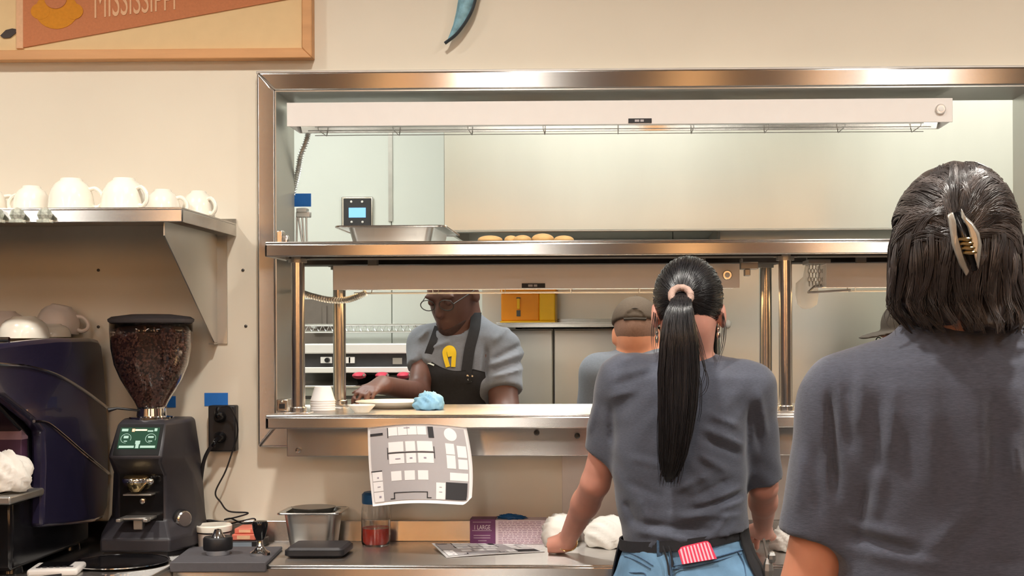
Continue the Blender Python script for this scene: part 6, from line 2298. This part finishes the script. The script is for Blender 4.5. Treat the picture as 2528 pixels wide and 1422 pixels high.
# ================================================================= man in the brown cap, seen from behind
D4 = 4.78
t = thing('person', 'man in a brown cap and grey T-shirt with his back to us in the kitchen', 'person', (W(1585, 1000, D4).x, D4, 0), 'kitchen staff')
hc4 = W(1570, 826, D4)
R4 = axes((.05, 1, -.15))
S4 = .98
tr4 = Trunk([(866, 1530, 1640, D4, .07), (880, 1490, 1690, D4, .10), (910, 1475, 1705, D4, .12), (960, 1466, 1712, D4, .125), (1060, 1468, 1710, D4, .125), (1200, 1470, 1706, D4, .13)], D4)
nb4 = W(1582, 890, D4)
sL4, sR4 = W(1478, 920, D4), W(1700, 920, D4)
eL4, eR4 = W(1452, 1090, D4 + .05), W(1720, 1090, D4 + .05)
hip4 = (Vector((nb4.x - .09, D4, .88)), Vector((nb4.x + .09, D4, .88)))
ft4 = (Vector((nb4.x - .11, D4, 0)), Vector((nb4.x + .11, D4, 0)))


def f_body4(P):
    d = f_head(P, hc4, R4, S4)
    d = smin(d, f_cone(P, hpt(hc4, R4, S4, (0, -.03, -.03)), nb4, .060, .064), .03)
    d = smin(d, tr4.sdf(P, -.016), .03)
    for s_, e_ in ((sL4, eL4), (sR4, eR4)):
        w_ = e_ + Vector((0, .22, -.03))
        d = smin(d, f_cone(P, nb4, s_, .05, .046), .04)
        d = smin(d, smin(f_cone(P, s_, e_, .050, .042), f_cone(P, e_, w_, .042, .028), .02), .02)
        d = smin(d, f_hand(P, w_, (0, 1, -.1), (0, .1, 1), 1, .7), .015)
    return smin(d, legs(P, hip4, ft4, .088, .042), .04)


body('body', f_body4, (-.2, 4.55, .04), (.46, 5.32, 1.62), .009, 'skin_pink', t)


def f_shirt4(P):
    d = tr4.sdf(P)
    for s_, e_ in ((sL4, eL4), (sR4, eR4)):
        d = smin(d, f_cone(P, nb4 + Vector((0, 0, -.008)), s_, .062, .060), .04)
        d = smin(d, sleeve(P, s_, s_.lerp(e_, .75), .066, .058), .035)
    d = np.maximum(d, .93 - P[:, 2])
    return smax(d, -f_cone(P, nb4 + Vector((0, .01, .03)), nb4 + Vector((0, .03, .14)), .066, .08), .006)


body('t_shirt', f_shirt4, (-.22, 4.60, .9), (.48, 5.0, 1.46), .008, 'heather_tee_light', t)


def f_tr4(P):
    d = legs(P, hip4, ft4, .11, .068, .03)
    d = smin(d, f_ell(P, (nb4.x, D4, .93), (.165, .13, .12)), .05)
    return np.maximum(np.maximum(d, P[:, 2] - 1.0), .06 - P[:, 2])


body('trousers', f_tr4, (-.15, 4.55, .03), (.42, 5.05, 1.02), .012, 'denim_dark', t)
shoes(t, ft4)
eyes(t, hc4, R4, S4)


def f_st4(P):
    q = ((P - np.array(hc4, np.float32)) @ R4) / S4
    d = f_ell(q, (0, -.013, .028), (.0795, .0990, .094))
    d = smax(d, q[:, 2] - .060, .01)
    d = smax(d, q[:, 1] - .03, .01)
    return smax(d, -(q[:, 2] + .036), .01) * S4


c = hc4
body('hair', f_st4, tuple(c - Vector((.12, .14, .14))), tuple(c + Vector((.12, .14, .16))), .006, 'hair_stubble', t)


def cap_fn(hc, R, S, back):
    def f(P):
        q = ((P - np.array(hc, np.float32)) @ R) / S
        d = f_ell(q, (0, -.012, .043), (.089, .109, .095))
        d = smax(d, -(q[:, 2] - .034 + .10 * np.clip(q[:, 1], -1, .1)), .006)
        if back:     # half-round opening over the strap
            o = np.hypot(q[:, 0] / .034, (q[:, 2] - .042) / .030) - 1
            o = np.maximum(o * .03, q[:, 1] + .06)
            d = smax(d, -np.maximum(o, -(f_ell(q, (0, -.012, .043), (.083, .103, .089)))), .003)
        b = f_ell(q, (0, .115, .036), (.072, .075, .0065))
        d = smin(d, b, .012)
        return d * S
    return f


cpo = body('cap', cap_fn(hc4, R4, S4, True), tuple(c - Vector((.13, .16, .06))), tuple(c + Vector((.13, .23, .17))), .005, 'cap_brown', t)
obj('cap_strap', MB().tube([hpt(hc4, R4, S4, (.040 * math.cos(math.pi * a / 12), -.110 - .002 + .008 * abs(math.cos(math.pi * a / 12)), .044 + .034 * math.sin(math.pi * a / 12))) for a in range(13)], .0028, 6)
    .tube([hpt(hc4, R4, S4, (x * .04, -.112 + .008 * abs(x), .040)) for x in (-1, -.5, 0, .5, 1)], .005, 6), 'cap_dark', cpo)
obj('cap_button', MB().ball(hpt(hc4, R4, S4, (0, -.012, .137)), .007, 10, 6), 'cap_brown', cpo)

# ================================================================= third kitchen hand, mostly hidden
D5 = 4.62
t = thing('person', 'person in a dark cap and glasses bending left, mostly hidden behind the clipped hair', 'person', (W(2240, 1000, D5).x, D5, 0), 'kitchen staff')
hc5 = W(2246, 830, D5)
R5 = axes((-.92, -.25, -.22))
S5 = .96
tr5 = Trunk([(868, 2190, 2290, D5, .07), (890, 2150, 2330, D5, .10), (940, 2138, 2344, D5, .12), (1060, 2136, 2346, D5, .125), (1200, 2134, 2346, D5, .13)], D5)
nb5 = W(2240, 900, D5)
sL5, sR5 = W(2150, 928, D5), W(2330, 928, D5)
eL5, eR5 = W(2132, 1080, D5 - .05), W(2350, 1080, D5 - .05)
hip5 = (Vector((nb5.x - .09, D5, .88)), Vector((nb5.x + .09, D5, .88)))
ft5 = (Vector((nb5.x - .11, D5, 0)), Vector((nb5.x + .11, D5, 0)))


def f_body5(P):
    d = f_head(P, hc5, R5, S5)
    d = smin(d, f_cone(P, hpt(hc5, R5, S5, (0, -.03, -.03)), nb5, .058, .062), .03)
    d = smin(d, tr5.sdf(P, -.016), .03)
    for s_, e_ in ((sL5, eL5), (sR5, eR5)):
        w_ = e_ + Vector((-.03, -.20, -.02))
        d = smin(d, f_cone(P, nb5, s_, .05, .046), .04)
        d = smin(d, smin(f_cone(P, s_, e_, .048, .042), f_cone(P, e_, w_, .042, .028), .02), .02)
        d = smin(d, f_hand(P, w_, (0, -1, -.1), (0, -.1, 1), 1, .7), .015)
    return smin(d, legs(P, hip5, ft5, .088, .042), .04)


body('body', f_body5, (.65, 4.15, .04), (1.40, 4.90, 1.62), .009, 'skin_pink', t)


def f_shirt5(P):
    d = tr5.sdf(P)
    for s_, e_ in ((sL5, eL5), (sR5, eR5)):
        d = smin(d, f_cone(P, nb5 + Vector((0, 0, -.008)), s_, .062, .060), .04)
        d = smin(d, sleeve(P, s_, s_.lerp(e_, .75), .066, .058), .035)
    d = np.maximum(d, .93 - P[:, 2])
    return smax(d, -f_cone(P, nb5 + Vector((0, 0, .03)), nb5 + Vector((-.04, -.02, .14)), .064, .08), .006)


body('t_shirt', f_shirt5, (.65, 4.40, .9), (1.40, 4.86, 1.46), .009, 'heather_tee_light', t)


def f_tr5(P):
    d = legs(P, hip5, ft5, .11, .068, .03)
    d = smin(d, f_ell(P, (nb5.x, D5, .93), (.165, .13, .12)), .05)
    return np.maximum(np.maximum(d, P[:, 2] - 1.0), .06 - P[:, 2])


body('trousers', f_tr5, (.72, 4.40, .03), (1.34, 4.86, 1.02), .012, 'denim_dark', t)
shoes(t, ft5, -1)
eyes(t, hc5, R5, S5)
cpo = body('cap', cap_fn(hc5, R5, S5, False), tuple(hc5 - Vector((.24, .20, .12))), tuple(hc5 + Vector((.16, .16, .19))), .005, 'cap_dark', t)
obj('cap_button', MB().ball(hpt(hc5, R5, S5, (0, -.012, .137)), .007, 10, 6), 'cap_dark', cpo)
gl_ = MB()
for sx in (-1, 1):
    gl_.tube([hpt(hc5, R5, S5, (sx * .034 + .026 * math.cos(a * math.pi / 8), .104, .002 + .018 * math.sin(a * math.pi / 8))) for a in range(17)], .002, 6)
    gl_.tube([hpt(hc5, R5, S5, (sx * .060, .103, .006)), hpt(hc5, R5, S5, (sx * .083, .0, .008))], .002, 6)
obj('glasses', gl_, 'black_plastic', t)
